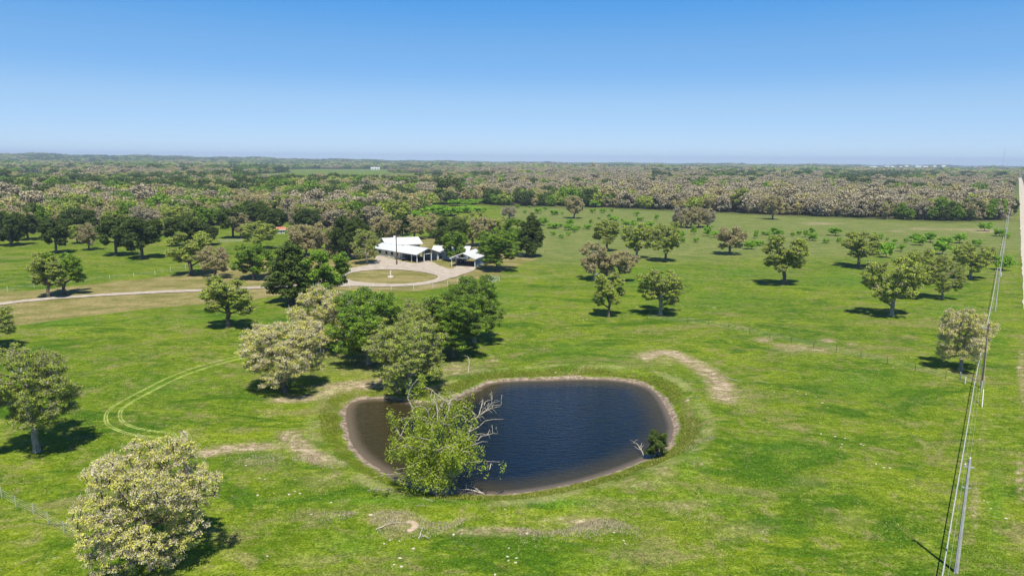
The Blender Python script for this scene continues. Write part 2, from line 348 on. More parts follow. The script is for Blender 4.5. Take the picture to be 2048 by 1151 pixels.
# tyre track
tk = t.attr('trk'); ta = t.math('ABSOLUTE', t.math('SUBTRACT', t.math('ABSOLUTE', tk), .85)); tb = t.math('ABSOLUTE', t.math('SUBTRACT', ta, .16))
g = t.mix(t.math('MULTIPLY', t.step(tb, .16, .04), t.math('MULTIPLY_ADD', t.step(nd, .34, .55), .5, .42)), g, (.29, .34, .09))
# pond margin
pdn = t.math('ADD', t.attr('pond'), t.math('MULTIPLY', t.math('SUBTRACT', t.noise(.5, 4, .6, pos), .5), 1.3))
rn1 = t.noise(.11, 3, .6, pos, .5)
fr = t.math('MULTIPLY', t.step(pdn, .9, 1.5), t.step(pdn, 3.6, 2.6)); g = t.mix(t.math('MULTIPLY', fr, t.math('MULTIPLY', t.step(rn1, .34, .56), .8)), g, t.mix(n4, (.06, .085, .006), (.115, .14, .012)))
dr = t.math('MULTIPLY', t.step(pdn, 3.0, 4.2), t.step(pdn, 6.2, 4.8)); g = t.mix(t.math('MULTIPLY', dr, t.math('MULTIPLY', t.step(rn1, .42, .62), .42)), g, t.mix(n4, (.25, .25, .09), (.36, .33, .17)))
mud = t.mix(t.step(t.noise(1.6, 5, .7, pos), .35, .65), (.13, .10, .07), (.31, .25, .185)); g = t.mix(t.step(t.math('ADD', pdn, t.math('MULTIPLY', t.math('SUBTRACT', rn1, .42), 3.0)), 1.35, .85), g, mud)
g = t.mix(t.step(t.attr('pond'), .25, -.1), g, (.09, .065, .045))
# woodland floor and far country
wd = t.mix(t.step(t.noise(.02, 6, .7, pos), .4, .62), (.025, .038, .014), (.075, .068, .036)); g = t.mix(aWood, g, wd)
vs = t.n('ShaderNodeVectorMath', operation='SCALE'); t.l(g, vs.inputs[0]); t.l(t.math('MULTIPLY_ADD', t.math('MULTIPLY_ADD', n4, .6, t.math('MULTIPLY', n3, .4)), 2.6, -.20), vs.inputs['Scale']); g = vs.outputs[0]
n6 = t.noise(2.2, 4, .75, pos); vs2 = t.n('ShaderNodeVectorMath', operation='SCALE'); t.l(g, vs2.inputs[0]); t.l(t.math('MULTIPLY_ADD', n6, 1.8, .1), vs2.inputs['Scale']); g = vs2.outputs[0]
bmp = t.math('ADD', t.math('MULTIPLY', n4, .6), t.math('MULTIPLY', n3, .5))
t.bsdf(g, .95, t.bump(bmp, .55, .25), .08)
ground = link(bpy.data.objects.new('ground', mesh_np('ground', np.column_stack([P2, gz]), Q, [t.m], None, {
    'maskA': ('POINT', 'FLOAT_COLOR', colr(bare, ol, dull)), 'maskB': ('POINT', 'FLOAT_COLOR', colr(wood, lush, wood * 0)),
    'pond': ('POINT', 'FLOAT', np.clip(pd, -20, 30)), 'trk': ('POINT', 'FLOAT', trk)}, True)))
tag(ground, kind='structure')

# ------------------------------------------------------------------ pond water
t = NT('pond_water'); pos = t.pos()
mpw = t.n('ShaderNodeMapping'); mpw.inputs['Rotation'].default_value = (0, 0, .35); mpw.inputs['Scale'].default_value = (.55, 1.6, 1); t.l(pos, mpw.inputs[0])
wv = t.noise(1.5, 3, .6, mpw.outputs[0], .5); wf = t.noise(5., 2, .6, mpw.outputs[0])
dep = t.attr('depth'); dn = t.math('ADD', dep, t.math('MULTIPLY', t.math('SUBTRACT', t.noise(.12, 3, .5, pos), .5), 2.0))
c = t.mix(t.step(dn, 1.5, 8.5), (.036, .028, .010), (.0025, .006, .014)); c = t.mix(t.step(dep, 1.8, .0), c, (.13, .10, .07))
b = t.bsdf(c, .07, t.bump(t.math('ADD', wv, t.math('MULTIPLY', wf, .3)), .6, .16), .5); b.inputs['IOR'].default_value = 1.33
wg = np.arange(-46, 46, .7); wx, wy = np.meshgrid(wg + PC[0], wg + PC[1]); W2 = np.stack([wx.ravel(), wy.ravel()], 1); sd_ = sdf(W2, POND)
nW = len(wg); jj = np.arange((nW - 1) * nW).reshape(nW - 1, nW)[:, :-1].ravel(); WQ = np.stack([jj, jj + 1, jj + nW + 1, jj + nW], 1)
WQ = WQ[(sd_[WQ] < .9).any(1)]
west = smooth(-4, -16, W2[:, 0] - PC[0]) * 6.5      # the western arm is shallow
us, inv = np.unique(WQ, return_inverse=True)
depth = np.maximum(-sd_ * 1.6 - west, np.minimum(-sd_, 2.1))
water = link(bpy.data.objects.new('pond_water', mesh_np('pond_water', np.column_stack([W2[us], np.full(len(us), WATER_Z)]), inv.reshape(-1, 4), [t.m], None, {'depth': ('POINT', 'FLOAT', np.clip(depth, -1, 30)[us])}, True)))
tag(water, kind='structure')

# ------------------------------------------------------------------ gravel drive, ring, yard and the county road
def gravel(name, a, b_, tan):
    t = NT(name); pos = t.pos(); n = t.noise(.5, 5, .7, pos); m_ = t.noise(6, 3, .7, pos)
    c = t.mix(t.step(n, .35, .68), a, b_); c = t.mix(t.math('MULTIPLY', t.step(m_, .55, .75), .35), c, tan); t.bsdf(c, .95, t.bump(m_, .3, .03), .1); return t.m
M['gravel'] = gravel('caliche_gravel', (.33, .28, .225), (.47, .41, .345), (.27, .225, .175))
M['road'] = gravel('chalk_road', (.40, .35, .285), (.52, .465, .39), (.33, .28, .22))
def ribbon(name, left, right, mat, dz=.05, jit=.12):
    n = len(left); rr = np.random.RandomState(5); cols = 5
    V = []
    for k in range(cols):
        f = k / (cols - 1); p = left * (1 - f) + right * f
        if k in (0, cols - 1): p = p + rr.randn(n, 2) * jit
        V.append(np.column_stack([p, gridz(p) + dz + .0004 * np.hypot(p[:, 0], p[:, 1])]))
    V = np.concatenate(V); k = np.arange(n - 1)
    Q = np.concatenate([np.stack([k + c * n, k + 1 + c * n, k + 1 + (c + 1) * n, k + (c + 1) * n], 1) for c in range(cols - 1)])
    return tag(link(bpy.data.objects.new(name, mesh_np(name, V, Q, [mat]))), kind='structure')
def resample(p, ds):
    L = np.concatenate([[0], np.cumsum(np.hypot(*np.diff(p, axis=0).T))]); s = np.linspace(0, L[-1], max(2, int(L[-1] / ds)))
    return np.column_stack([np.interp(s, L, p[:, 0]), np.interp(s, L, p[:, 1])])
def band(px_pts, width, ds=1.0):
    c = resample(lin_px(px_pts), ds); d = np.gradient(c, axis=0); d /= np.linalg.norm(d, axis=1, keepdims=True); nrm = np.column_stack([-d[:, 1], d[:, 0]])
    return c + nrm * width / 2, c - nrm * width / 2
l, r = band([(-500,652),(-150,622),(20,604),(150,594),(300,585),(420,580),(540,574),(620,572),(700,571)], 3.6); ribbon('driveway', l, r, M['gravel'])
outer = resample(np.array([flat(*p) for p in spline([(640,560),(668,546),(705,536),(740,530),(770,526),(820,527),(870,532),(905,541),(908,552),(885,562),(845,570),(783,573.5),(720,572.5),(668,571),(640,568)], 6)]), .8)
inner_px = [(690,553),(700,547),(722,542.5),(750,540),(783,539.3),(815,541),(848,545),(868,549.5),(876,554),(868,559),(845,564),(815,567),(783,568),(745,566.5),(712,563),(695,558.5)]
ISL = np.array([flat(*p) for p in spline(inner_px, 5)]); c0 = ISL.mean(0)
ang = np.linspace(0, 2 * np.pi, 161)
def radial(poly):
    a = np.arctan2(poly[:, 1] - c0[1], poly[:, 0] - c0[0]); o = np.argsort(a); rr_ = np.hypot(*(poly - c0).T)
    R = np.interp(ang, np.concatenate([a[o] - 2 * np.pi, a[o], a[o] + 2 * np.pi, a[o] + 4 * np.pi]), np.tile(rr_[o], 4)); return c0 + np.column_stack([np.cos(ang), np.sin(ang)]) * R[:, None]
li, ro = radial(ISL), radial(outer); li[-1] = li[0]; ro[-1] = ro[0]
ribbon('ring_drive', li, ro, M['gravel'], .056, .0)
yard = np.array([flat(*p) for p in spline([(752,512),(775,516),(800,522),(833,527),(858,522),(880,532),(903,538.5),(920,528),(950,530),(948,541),(925,549),(903,556),(878,553),(850,541),(800,534),(765,531),(735,531),(748,524)], 4)])
V = np.column_stack([yard, gridz(yard) + .17])
yo = MB(); yo.add(V, [tuple(range(len(V)))]); tag(yo.build('yard_gravel', M['gravel']), kind='structure')
rl = np.array([flat(2035.6, 352), flat(2037.6, 366), flat(2040.5, 470), flat(2046.7, 590), flat(2056, 760), flat(2078, 1150)]); rl = resample(rl, 6)
d = np.gradient(rl, axis=0); d /= np.linalg.norm(d, axis=1, keepdims=True); rn = np.column_stack([-d[:, 1], d[:, 0]])
ribbon('gravel_road', rl, rl + rn * 7.0, M['road'], .06, .12)

# ------------------------------------------------------------------ tree builder
def skeleton(rng, K, W, Hh, base, lobes, lean=0., squash=1., shape='round', step=1.1):
    cz = (base + 1) / 2 * Hh; sx = W / 2; sz = (1 - base) / 2 * Hh
    L = []
    lobes = int(lobes * 1.9)
    for i in range(lobes):
        zf = -.95 + 1.9 * ((i + .5) / lobes) ** .9; an = i * 2.4 + rng.uniform(-.5, .5); rh = math.sqrt(max(0, 1 - min(1, abs(zf)) ** 2)) ** .6
        rr = rng.uniform(.52, .86)
        L.append((np.array([math.cos(an) * rh * rr, math.sin(an) * rh * rr, zf * .78]), rng.uniform(.20, .34)))
    L.append((np.zeros(3), .42))
    pts = []; tries = 0; mind = (4 * np.pi / 3 * sx * sx * sz * .55 / K) ** (1 / 3) * .72
    arr = np.zeros((0, 3))
    while len(arr) < K and tries < K * 40:
        tries += 1
        c, r = L[rng.randint(len(L))]; v = rng.randn(3); v /= np.linalg.norm(v)
        p = c + v * r * rng.uniform(.3, 1) ** .6 * np.array([1, 1, .8])
        if shape == 'cone': p[:2] *= (1.15 - .75 * (p[2] * .5 + .5))
        if shape == 'umbrella' and p[2] < 0: p[2] *= .6
        p = p * np.array([sx, sx, sz]); p[2] += cz
        p[0] += lean * p[2]
        if p[2] < .8: continue
        if len(arr) and np.min(np.sum((arr - p) ** 2, 1)) < mind * mind: continue
        arr = np.vstack([arr, p])
    fork = max(.12, base * .95) * Hh
    nodes = [np.array([0., 0, 0])]; par = [-1]
    k = max(3, int(fork / .8)); 
    for i in range(1, k + 1):
        nodes.append(np.array([lean * fork * i / k + rng.randn() * .05, rng.randn() * .05, fork * i / k])); par.append(len(nodes) - 2)
    top = nodes[-1]; m = 4
    for i in range(1, m + 1):
        f = i / m * .45
        nodes.append(top + np.array([lean * (Hh - fork) * f + rng.randn() * .2, rng.randn() * .2, (Hh - fork) * f])); par.append(len(nodes) - 2)
    order = np.argsort(np.linalg.norm(arr - top, axis=1)); tips = []
    N = np.array(nodes); N = np.vstack([N, np.zeros((20000, 3))]); cnt = len(nodes); start = k
    plen = np.zeros(len(N))
    for oi in order:
        p = arr[oi]; dv = N[start:cnt] - p; dd = np.sqrt((dv ** 2).sum(1)) + .25 * plen[start:cnt] + 1.2 * np.maximum(0, N[start:cnt, 2] - p[2])
        j = start + int(np.argmin(dd)); a = N[j]; Ld = np.linalg.norm(p - a); ns = max(1, int(Ld / step)); prev = j
        for s in range(1, ns + 1):
            f = s / ns; qn = a * (1 - f) + p * f + (rng.randn(3) * .12 * step if s < ns else 0)
            qn[2] += math.sin(f * math.pi) * .08 * Ld
            N[cnt] = qn; par.append(prev); plen[cnt] = plen[prev] + Ld / ns; prev = cnt; cnt += 1
        tips.append(prev)
    N = N[:cnt]; w = np.zeros(cnt); w[tips] = 1
    for i in range(cnt - 1, 0, -1): w[par[i]] += w[i]
    return N, np.array(par), w, arr
def leaves(rng, C, n, rb, size, aspect=.6, flat_=.65, droop=0., up=.55, jitter_t=.5):
    K = len(C); off = rng.randn(K * n, 3); off /= np.linalg.norm(off, axis=1, keepdims=True)
    off *= (rb * rng.uniform(.05, 1, K * n) ** .55)[:, None]
    o2 = off.copy(); o2[:, 2] *= flat_
    if droop: o2[:, 2] -= droop * rng.uniform(0, 1, K * n) ** 1.5; o2[:, :2] *= .55
    P = np.repeat(C, n, 0) + o2
    nn = off / rb * .6 + rng.randn(K * n, 3) * .55; nn[:, 2] += up; nn /= np.linalg.norm(nn, axis=1, keepdims=True)
    a = np.cross(nn, rng.randn(K * n, 3)); a /= np.linalg.norm(a, axis=1, keepdims=True) + 1e-6; b = np.cross(nn, a)
    s = size * rng.uniform(.6, 1.35, K * n)[:, None]
    V = np.stack([P - a * s, P + b * s * aspect, P + a * s, P - b * s * aspect], 1).reshape(-1, 3)
    tint = np.clip(np.repeat(rng.uniform(0, 1, K), n) * (1 - jitter_t) + rng.uniform(0, 1, K * n) * jitter_t, 0, 1)
    return V, np.arange(K * n * 4).reshape(-1, 4), tint
def make_tree(seed, W, Hh, leaf, bark='bark', K=160, n=70, size=.2, rb=.8, base=.22, lobes=9, lean=0., twigs=6, shape='round', droop=0., twigmat='greybark', rad=.33, aspect=.6, jt=.55, tl=1.0, tr=.022, flat_=.65):
    rng = np.random.RandomState(seed)
    N, par, w, C = skeleton(rng, K, W, Hh, base, lobes, lean, shape=shape)
    R = np.minimum(rad, .028 * (Hh / 10) + rad * (w / w[0]) ** .5); R[0] = rad * 1.45; R[1] = rad * 1.1
    i = np.arange(1, len(N)); big = R[i] > .07
    V1, F1 = tubes(N[par[i[big]]], N[i[big]], np.minimum(R[par[i[big]]], R[i[big]] * 1.5), R[i[big]], 7)
    V2, F2 = tubes(N[par[i[~big]]], N[i[~big]], R[i[~big]] * 1.2, R[i[~big]] * .9, 4)
    V = np.concatenate([V1, V2]); Fq = np.concatenate([F1, F2 + len(V1)]); mi = np.zeros(len(Fq))
    if twigs:
        A = np.repeat(C, twigs, 0); dd = rng.randn(len(A), 3); dd[:, 2] += .35 - droop * .3; dd /= np.linalg.norm(dd, axis=1, keepdims=True)
        V3, F3 = tubes(A - dd * rb * .2, A + dd * rb * rng.uniform(.6, 1.15, len(A))[:, None] * tl, tr, tr * .45, 3)
        Fq = np.concatenate([Fq, F3 + len(V)]); V = np.concatenate([V, V3]); mi = np.concatenate([mi, np.ones(len(F3))])
    tm = mesh_np('trunk', V, Fq, [M[bark], M[twigmat]], mi)
    LV, LF, tint = leaves(rng, C, n, rb, size, droop=droop, aspect=aspect, jitter_t=jt, flat_=flat_)
    cm = mesh_np('crown', LV, LF, [M[leaf]], None, {'tint': ('FACE', 'FLOAT', tint)})
    return dict(t=tm, c=cm, W=2.04 * np.percentile(np.hypot(LV[:, 0] - .0, LV[:, 1]), 95), H=np.percentile(LV[:, 2], 99.5))
V_ = {}
# nearest trees
V_['big_pale'] = make_tree(11, 13.5, 11.5, 'leaf_pale', 'bark', 640, 95, .082, .55, .02, 16, 0, 8, tr=.02, tl=1.1, flat_=.5, twigmat='paletwig')
V_['left_oak'] = make_tree(12, 11.5, 12.5, 'leaf_mixed', 'greybark', 460, 120, .085, .58, .20, 13, -.04, 7, flat_=.5)
V_['pale_a'] = make_tree(13, 11, 10.5, 'leaf_pale', 'bark', 430, 100, .08, .58, .12, 13, 0, 8, tr=.024, tl=1.1, flat_=.5, twigmat='paletwig')
V_['pale_b'] = make_tree(14, 10, 9.5, 'leaf_pale', 'greybark', 330, 95, .09, .58, .12, 11, 0, 7, tr=.026, tl=1.1, flat_=.5, twigmat='paletwig')
V_['green_a'] = make_tree(15, 11, 11, 'leaf_green', 'greybark', 430, 125, .10, .62, .08, 13, 0, 3, flat_=.5)
V_['green_b'] = make_tree(16, 11, 12, 'leaf_green', 'bark', 430, 125, .10, .62, .08, 13, 0, 3, flat_=.5)
V_['mixed_a'] = make_tree(17, 11, 12, 'leaf_mixed', 'greybark', 430, 110, .09, .58, .02, 14, 0, 8, flat_=.5)
V_['mixed_b'] = make_tree(18, 10, 10.5, 'leaf_mixed', 'greybark', 330, 105, .095, .58, .12, 10, .03, 8, flat_=.5)
# middle distance
V_['mixed_c'] = make_tree(19, 9, 9.5, 'leaf_mixed', 'bark', 240, 90, .125, .58, .18, 8, 0, 5, tr=.03, flat_=.5)
V_['mixed_d'] = make_tree(20, 9, 10, 'leaf_mixed', 'bark', 240, 90, .125, .58, .2, 7, .04, 5, tr=.03, flat_=.5)
V_['mixed_e'] = make_tree(21, 10, 9, 'leaf_mixed', 'greybark', 250, 90, .125, .58, .16, 10, -.03, 5, tr=.03, flat_=.5)
V_['pale_c'] = make_tree(22, 9, 9, 'leaf_tan', 'bark', 200, 85, .125, .6, .12, 8, 0, 9, tr=.04)
V_['pale_d'] = make_tree(23, 9, 8, 'leaf_tan', 'greybark', 190, 85, .125, .6, .06, 7, 0, 9, tr=.04)
V_['dark_a'] = make_tree(24, 10, 9, 'leaf_dark', 'bark', 260, 120, .15, .75, .05, 8, 0, 0)
V_['dark_b'] = make_tree(25, 9, 10, 'leaf_dark', 'bark', 220, 110, .15, .65, .15, 8, .03, 0)
V_['dark_c'] = make_tree(26, 7, 12, 'leaf_dark', 'bark', 230, 120, .14, .65, .03, 11, 0, 0, shape='cone')
V_['green_c'] = make_tree(27, 9, 9.5, 'leaf_green', 'bark', 220, 105, .135, .64, .12, 9, 0, 2, tr=.03)
V_['green_d'] = make_tree(28, 9, 10, 'leaf_green', 'bark', 220, 105, .135, .64, .16, 8, -.03, 2, tr=.03)
V_['grey_a'] = make_tree(29, 8, 7, 'leaf_grey', 'greybark', 170, 50, .18, .6, .04, 8, 0, 9, tr=.04, aspect=.3)
V_['cedar'] = make_tree(31, 4.0, 4.6, 'leaf_dark', 'bark', 170, 110, .10, .42, .03, 6, 0, 0, rad=.12)
V_['shrub_a'] = make_tree(32, 4, 2.6, 'leaf_lime', 'bark', 45, 55, .16, .55, .08, 5, 0, 0, rad=.08)
V_['shrub_b'] = make_tree(33, 4, 2.8, 'leaf_lime', 'bark', 40, 50, .17, .55, .2, 4, 0, 0, rad=.08)
V_['shrub_c'] = make_tree(34, 4.5, 2.2, 'leaf_lime', 'bark', 45, 50, .16, .5, .05, 6, 0, 0, rad=.08)
# edge-of-wood trees, a few pixels tall
for i_, (lf, n_) in enumerate([('leaf_grey', 3), ('leaf_tan', 3), ('leaf_mixed', 2), ('leaf_green', 2), ('leaf_dark', 2)]):
    for k_ in range(n_):
        V_['w_%s_%d' % (lf[5:], k_)] = make_tree(50 + i_ * 5 + k_, 9, 9, lf, 'greybark' if lf == 'leaf_grey' else 'bark', 95, 52, .24, .85, .03, 7, 0, 6 if i_ < 3 else 0, tr=.06)

def place(var, bx, by, wpx, ytop, label, group=None, name='oak_tree', cat='tree', rz=None, dx=0):
    v = V_[var]; b = at(bx, by)
    _, _, q_ = proj([[b.x, b.y, b.z + 5]]); W = wpx * q_[0] / F
    hs = np.arange(.5, 22, .05); bk = .2 * W / math.hypot(b.x, b.y); pp = np.column_stack([np.full(len(hs), b.x * (1 + bk)), np.full(len(hs), b.y * (1 + bk)), b.z + hs]); yy = proj(pp)[1]
    Hh = float(hs[np.argmin(np.abs(yy - ytop))])
    o = thing(name, b, label, cat, group, random.uniform(0, 6.28) if rz is None else rz)
    o.scale = (W / v['W'], W / v['W'], Hh / v['H'])
    link(bpy.data.objects.new('trunk', v['t']), o); link(bpy.data.objects.new('crown', v['c']), o); return o

G_NEAR = 'trees round the pond'; G_DR = 'trees along the driveway'; G_HS = 'trees around the house'; G_R = 'trees dotted over the right pasture'; G_L = 'trees on the left pasture'
T = [
 ('big_pale',305,1136,272,876,'huge spreading oak with yellow-green buds and pale twigs, filling the lower left corner',G_NEAR,0),
 ('left_oak',74,903,185,692,'tall olive-green oak with a bare grey trunk at the left edge, above the wire fence',G_NEAR,0),
 ('mixed_b',-22,700,100,598,'oak mostly cut off by the left edge of the photo, only its right twigs showing',G_NEAR,None),
 ('mixed_c',456,655,112,553,'lone olive oak standing just below the white driveway on the left lawn',G_NEAR,None),
 ('pale_a',568,783,164,640,'rounded pale budding oak, leftmost of the clump above the pond',G_NEAR,None),
 ('pale_b',645,707,130,574,'pale yellowish oak behind the rounded pale oak and below the dark cedar',G_NEAR,None),
 ('green_a',738,728,148,578,'fresh green oak in the middle of the clump above the pond',G_NEAR,None),
 ('mixed_a',818,784,152,636,'olive oak with low bare limbs standing on bare soil nearest the pond inlet',G_NEAR,None),
 ('mixed_b',846,716,118,592,'half-hidden olive oak between the fresh green oak and the big green oak of the clump',G_NEAR,None),
 ('green_b',905,714,132,582,'tall green oak leaning over the small curved white branch by the pond',G_NEAR,None),
 ('green_a',948,684,116,550,'rounded deep green oak, rightmost of the clump above the pond',G_NEAR,2.),
 ('mixed_a',790,738,104,618,'olive oak squeezed between the fresh green oak and the one nearest the pond inlet',G_NEAR,3.),
 ('dark_c',583,607,96,487,'tall dark evergreen cedar standing beside the driveway left of the ring',G_DR,None),
 ('green_d',648,606,96,498,'olive-green oak just in front of the tall dark cedar by the driveway',G_DR,None),
 ('mixed_c',97,595,72,507,'left one of the pair of yellow-green oaks beside the driveway at far left',G_DR,1.),
 ('green_d',128,588,80,503,'right one of the pair of yellow-green oaks beside the driveway at far left',G_DR,2.),
 ('mixed_d',383,549,88,463,'bright yellow-green oak on the brown verge above the driveway',G_DR,None),
 ('pale_c',430,556,66,492,'small tan oak beside the bright yellow-green oak above the driveway',G_DR,None),
 ('green_c',508,558,82,488,'dense green oak casting a dark pool of shade above the driveway',G_DR,None),
 ('mixed_e',520,498,68,443,'yellow-green oak between the driveway oaks and the dark domed trees',G_DR,None),
 ('dark_b',112,506,58,438,'slim dark tree standing left of the small tan tree on the left pasture',G_L,None),
 ('dark_b',232,511,70,432,'left one of the two dark wide oaks on the left pasture',G_L,1.),
 ('dark_b',286,517,78,434,'right one of the two dark wide oaks on the left pasture',G_L,3.),
 ('dark_a',22,491,66,424,'dark oak at the far left edge of the left pasture',G_L,None),
 ('dark_b',57,480,50,428,'dark oak just right of the one at the far left edge',G_L,None),
 ('pale_c',178,500,44,447,'small tan tree between the dark trees of the left pasture',G_L,None),
 ('mixed_c',155,487,38,448,'small brownish tree right behind the slim dark tree of the left pasture',G_L,None),
 ('dark_a',160,470,64,416,'dark bushy tree behind the small tan tree on the left pasture',G_L,None),
 ('dark_a',372,492,78,432,'front one of the low dark domed trees above the bright yellow-green oak',G_L,None),
 ('dark_a',412,490,52,450,'smallest low dark domed tree, right of its taller neighbour above the driveway',G_L,2.),
 ('mixed_e',355,470,70,408,'tall olive tree rising behind the low dark domed trees',G_L,None),
 ('dark_b',466,476,54,412,'dark leafy tree in the gap of grass beside a small tan tree',G_L,None),
 ('pale_c',481,477,40,423,'small tan tree leaning against the dark one in the gap of grass',G_L,None),
 ('dark_a',508,458,66,402,'broad dark domed evergreen behind the tan trees, left of its lower twin',G_L,None),
 ('dark_a',545,462,58,416,'lower dark domed evergreen, right of its broader twin',G_L,1.),
 ('dark_a',616,462,54,417,'low dark dome among the tan trees above the reddish roof',G_HS,3.),
 ('dark_b',732,446,34,403,'small dark round tree in the wood above the big dark dome',G_HS,None),
 ('pale_c',612,512,72,448,'tan oak, left one of the two left of the big dark dome',G_HS,None),
 ('pale_d',655,514,70,446,'tan oak touching the big dark dome from the left',G_HS,None),
 ('dark_a',698,518,78,433,'big dark domed live oak left of the long white house roof',G_HS,None),
 ('mixed_b',735,527,60,458,'olive-green oak shading the yard at the left end of the house',G_HS,None),
 ('pale_c',768,490,62,430,'tan oak rising behind the left end of the house roof',G_HS,None),
 ('mixed_c',797,472,56,402,'tall olive oak far behind the utility pole beside the house',G_HS,None),
 ('dark_b',806,478,40,430,'dark narrow tree behind the house roof, in front of the tall olive oak',G_HS,None),
 ('pale_c',828,478,54,430,'round tan oak behind the middle of the house',G_HS,None),
 ('pale_d',868,476,42,427,'pinkish tan oak right of the round tan oak behind the house',G_HS,None),
 ('dark_a',900,502,70,434,'dark domed live oak right behind the blue-grey shed',G_HS,None),
 ('green_c',911,522,52,462,'small green oak between the blue-grey shed and the open carport',G_HS,None),
 ('mixed_e',945,492,70,424,'pale green oak behind the dark domed live oak right of the house',G_HS,None),
 ('pale_c',972,502,64,434,'tan oak behind the big green oak that hangs over the carport',G_HS,None),
 ('mixed_d',1000,500,56,434,'pale olive oak between the green oak at the carport and the right-hand pair',G_HS,None),
 ('green_b',994,541,92,458,'big bright green oak hanging over the right side of the open carport',G_HS,None),
 ('green_d',1034,511,58,437,'green oak, left one of the tall pair at the right end of the yard',G_HS,None),
 ('dark_c',1060,513,56,430,'tall dark oak, right one of the tall pair at the right end of the yard',G_HS,None),
 ('grey_a',1019,437,30,412,'small bare greyish-white tree alone on the far grass',G_R,None),
 ('pale_c',1148,437,42,391,'lone tan oak standing just before the far wood, upper middle',G_R,None),
 ('grey_a',1362,454,38,413,'leftmost bare tree in the tight clump on the far pasture',G_R,None),
 ('pale_d',1382,456,36,414,'second tree from the left in the tight bare clump on the far pasture',G_R,None),
 ('pale_c',1397,455,38,415,'third tree from the left in the tight bare clump on the far pasture',G_R,None),
 ('grey_a',1415,454,34,418,'rightmost bare tree in the tight clump on the far pasture',G_R,2.),
 ('pale_c',1545,439,44,391,'lone tan oak close to the wood edge, right of the bare clump',G_R,2.),
 ('mixed_c',1480,424,44,376,'olive tree standing against the far wood edge with its shade on the grass',G_R,3.),
 ('mixed_d',1213,501,56,440,'olive oak behind the pale pair in the middle of the right pasture',G_R,None),
 ('mixed_e',1273,517,62,446,'twin-stemmed olive oak right behind the pale pair',G_R,None),
 ('mixed_c',1331,523,60,444,'slender olive oak, right of the twin-stemmed one, among low bushes',G_R,5.),
 ('pale_c',1460,509,64,452,'small neat tan oak with a flat shade, right of the slender olive oak',G_R,3.),
 ('pale_d',1188,560,60,484,'pale pinkish oak, left one of the touching pale pair',G_R,None),
 ('pale_c',1238,563,70,500,'broad pale oak, right one of the touching pale pair',G_R,4.),
 ('mixed_d',1217,633,64,543,'narrow olive oak with a pale trunk in front of the touching pale pair',G_R,3.),
 ('mixed_e',1320,629,98,536,'open-crowned olive oak with its whole shade on the grass, centre right',G_R,None),
 ('mixed_c',1568,569,94,470,'dense olive oak standing alone in the middle of the right pasture',G_R,2.),
 ('mixed_d',1717,535,74,463,'irregular olive oak with a whitish dead side, behind the big two-stemmed oak',G_R,1.),
 ('mixed_e',1783,632,112,514,'big two-stemmed olive oak with broad dark shade in the right pasture',G_R,2.),
 ('mixed_c',1826,598,66,497,'olive oak half hidden behind the big two-stemmed oak',G_R,4.),
 ('mixed_b',1884,597,74,508,'light olive oak, right of the big two-stemmed oak',G_R,4.),
 ('mixed_e',1940,557,74,486,'rounded olive oak nearest to the roadside fence, behind the light olive oak',G_R,5.),
 ('pale_b',1921,740,106,612,'pale yellow-green oak beside the brown utility pole',G_R,None),
 ('dark_a',2025,428,18,398,'small dark tree growing in the roadside fence line',G_R,None),
 ('dark_b',2021,384,14,362,'farthest small dark tree touching the roadside fence line',G_R,None),
]
for var, bx, by, wp, yt, lab, grp, rz in T:
    nm = {'cedar': 'cedar_tree', 'dark_c': 'cedar_tree', 'dark_a': 'live_oak_tree', 'dark_b': 'live_oak_tree'}.get(var, 'oak_tree')
    place(var, bx, by, wp, yt, lab, grp, nm, rz=rz)
place('cedar', 1314, 914, 44, 861, 'dark green cedar bush at the right shore of the pond', None, 'cedar_bush', 'bush')

# willow at the pond: leaning stems, hanging bright foliage, dead limbs at the right
rng = np.random.RandomState(4)
wb = at(884, 990); wb.z = max(wb.z, WATER_Z - .1)
wt = thing('willow_tree', wb, 'bright green willow with leaning grey stems and dead limbs in the pond', 'tree')
tv, tf, nv = [], [], 0; lc = []
ends = [(-4.6, .8, 7.6), (-3.2, 2.0, 9.6), (-1.2, .4, 8.8), (.4, 1.6, 9.4), (2.9, 1.2, 8.2), (-2.6, -1.1, 5.6), (-.4, -1.3, 6.0), (1.2, -1.1, 6.0)]
def limb(p0, p1, r0, r1, nseg=8, wob=.18, n=6):
    f = np.linspace(0, 1, nseg + 1)[:, None]; P = np.array(p0) * (1 - f) + np.array(p1) * f; P[1:-1] += rng.randn(nseg - 1, 3) * wob
    P[:, 2] += np.sin(f[:, 0] * np.pi) * .4; R = np.linspace(r0, r1, nseg + 1); return P, R, *tubes(P[:-1], P[1:], R[:-1], R[1:], n)
for e in ends:
    P, R, v, f = limb((rng.uniform(-.4, .4), rng.uniform(-.3, .3), -.4), e, .22, .05, 9); tv.append(v); tf.append(f + nv); nv += len(v)
    for k in range(17):
        i = rng.randint(3, 10); dv = rng.randn(3) * np.array([1.3, 1.0, .8]); dv[2] = abs(dv[2]) * .8 + .1; dv *= 1.25
        P2_, R2, v, f = limb(P[i], P[i] + dv, .06, .018, 4, .1, 4); tv.append(v); tf.append(f + nv); nv += len(v)
        for c in P2_[1:]: lc.append(c + rng.randn(3) * .25)
for k in range(35): lc.append(np.array([rng.uniform(-4.4, 2.4), rng.uniform(-2, 2.2), rng.uniform(1.8, 8.0)]))
lc = np.array([c for c in lc if not (c[0] > 2.9 and c[2] > 5.5)])
link(bpy.data.objects.new('trunk', mesh_np('trunk', np.concatenate(tv), np.concatenate(tf), [M['greybark']])), wt)
LV, LF, ti = leaves(rng, lc, 46, .75, .13, .3, 1., 1.2, .3, .6)
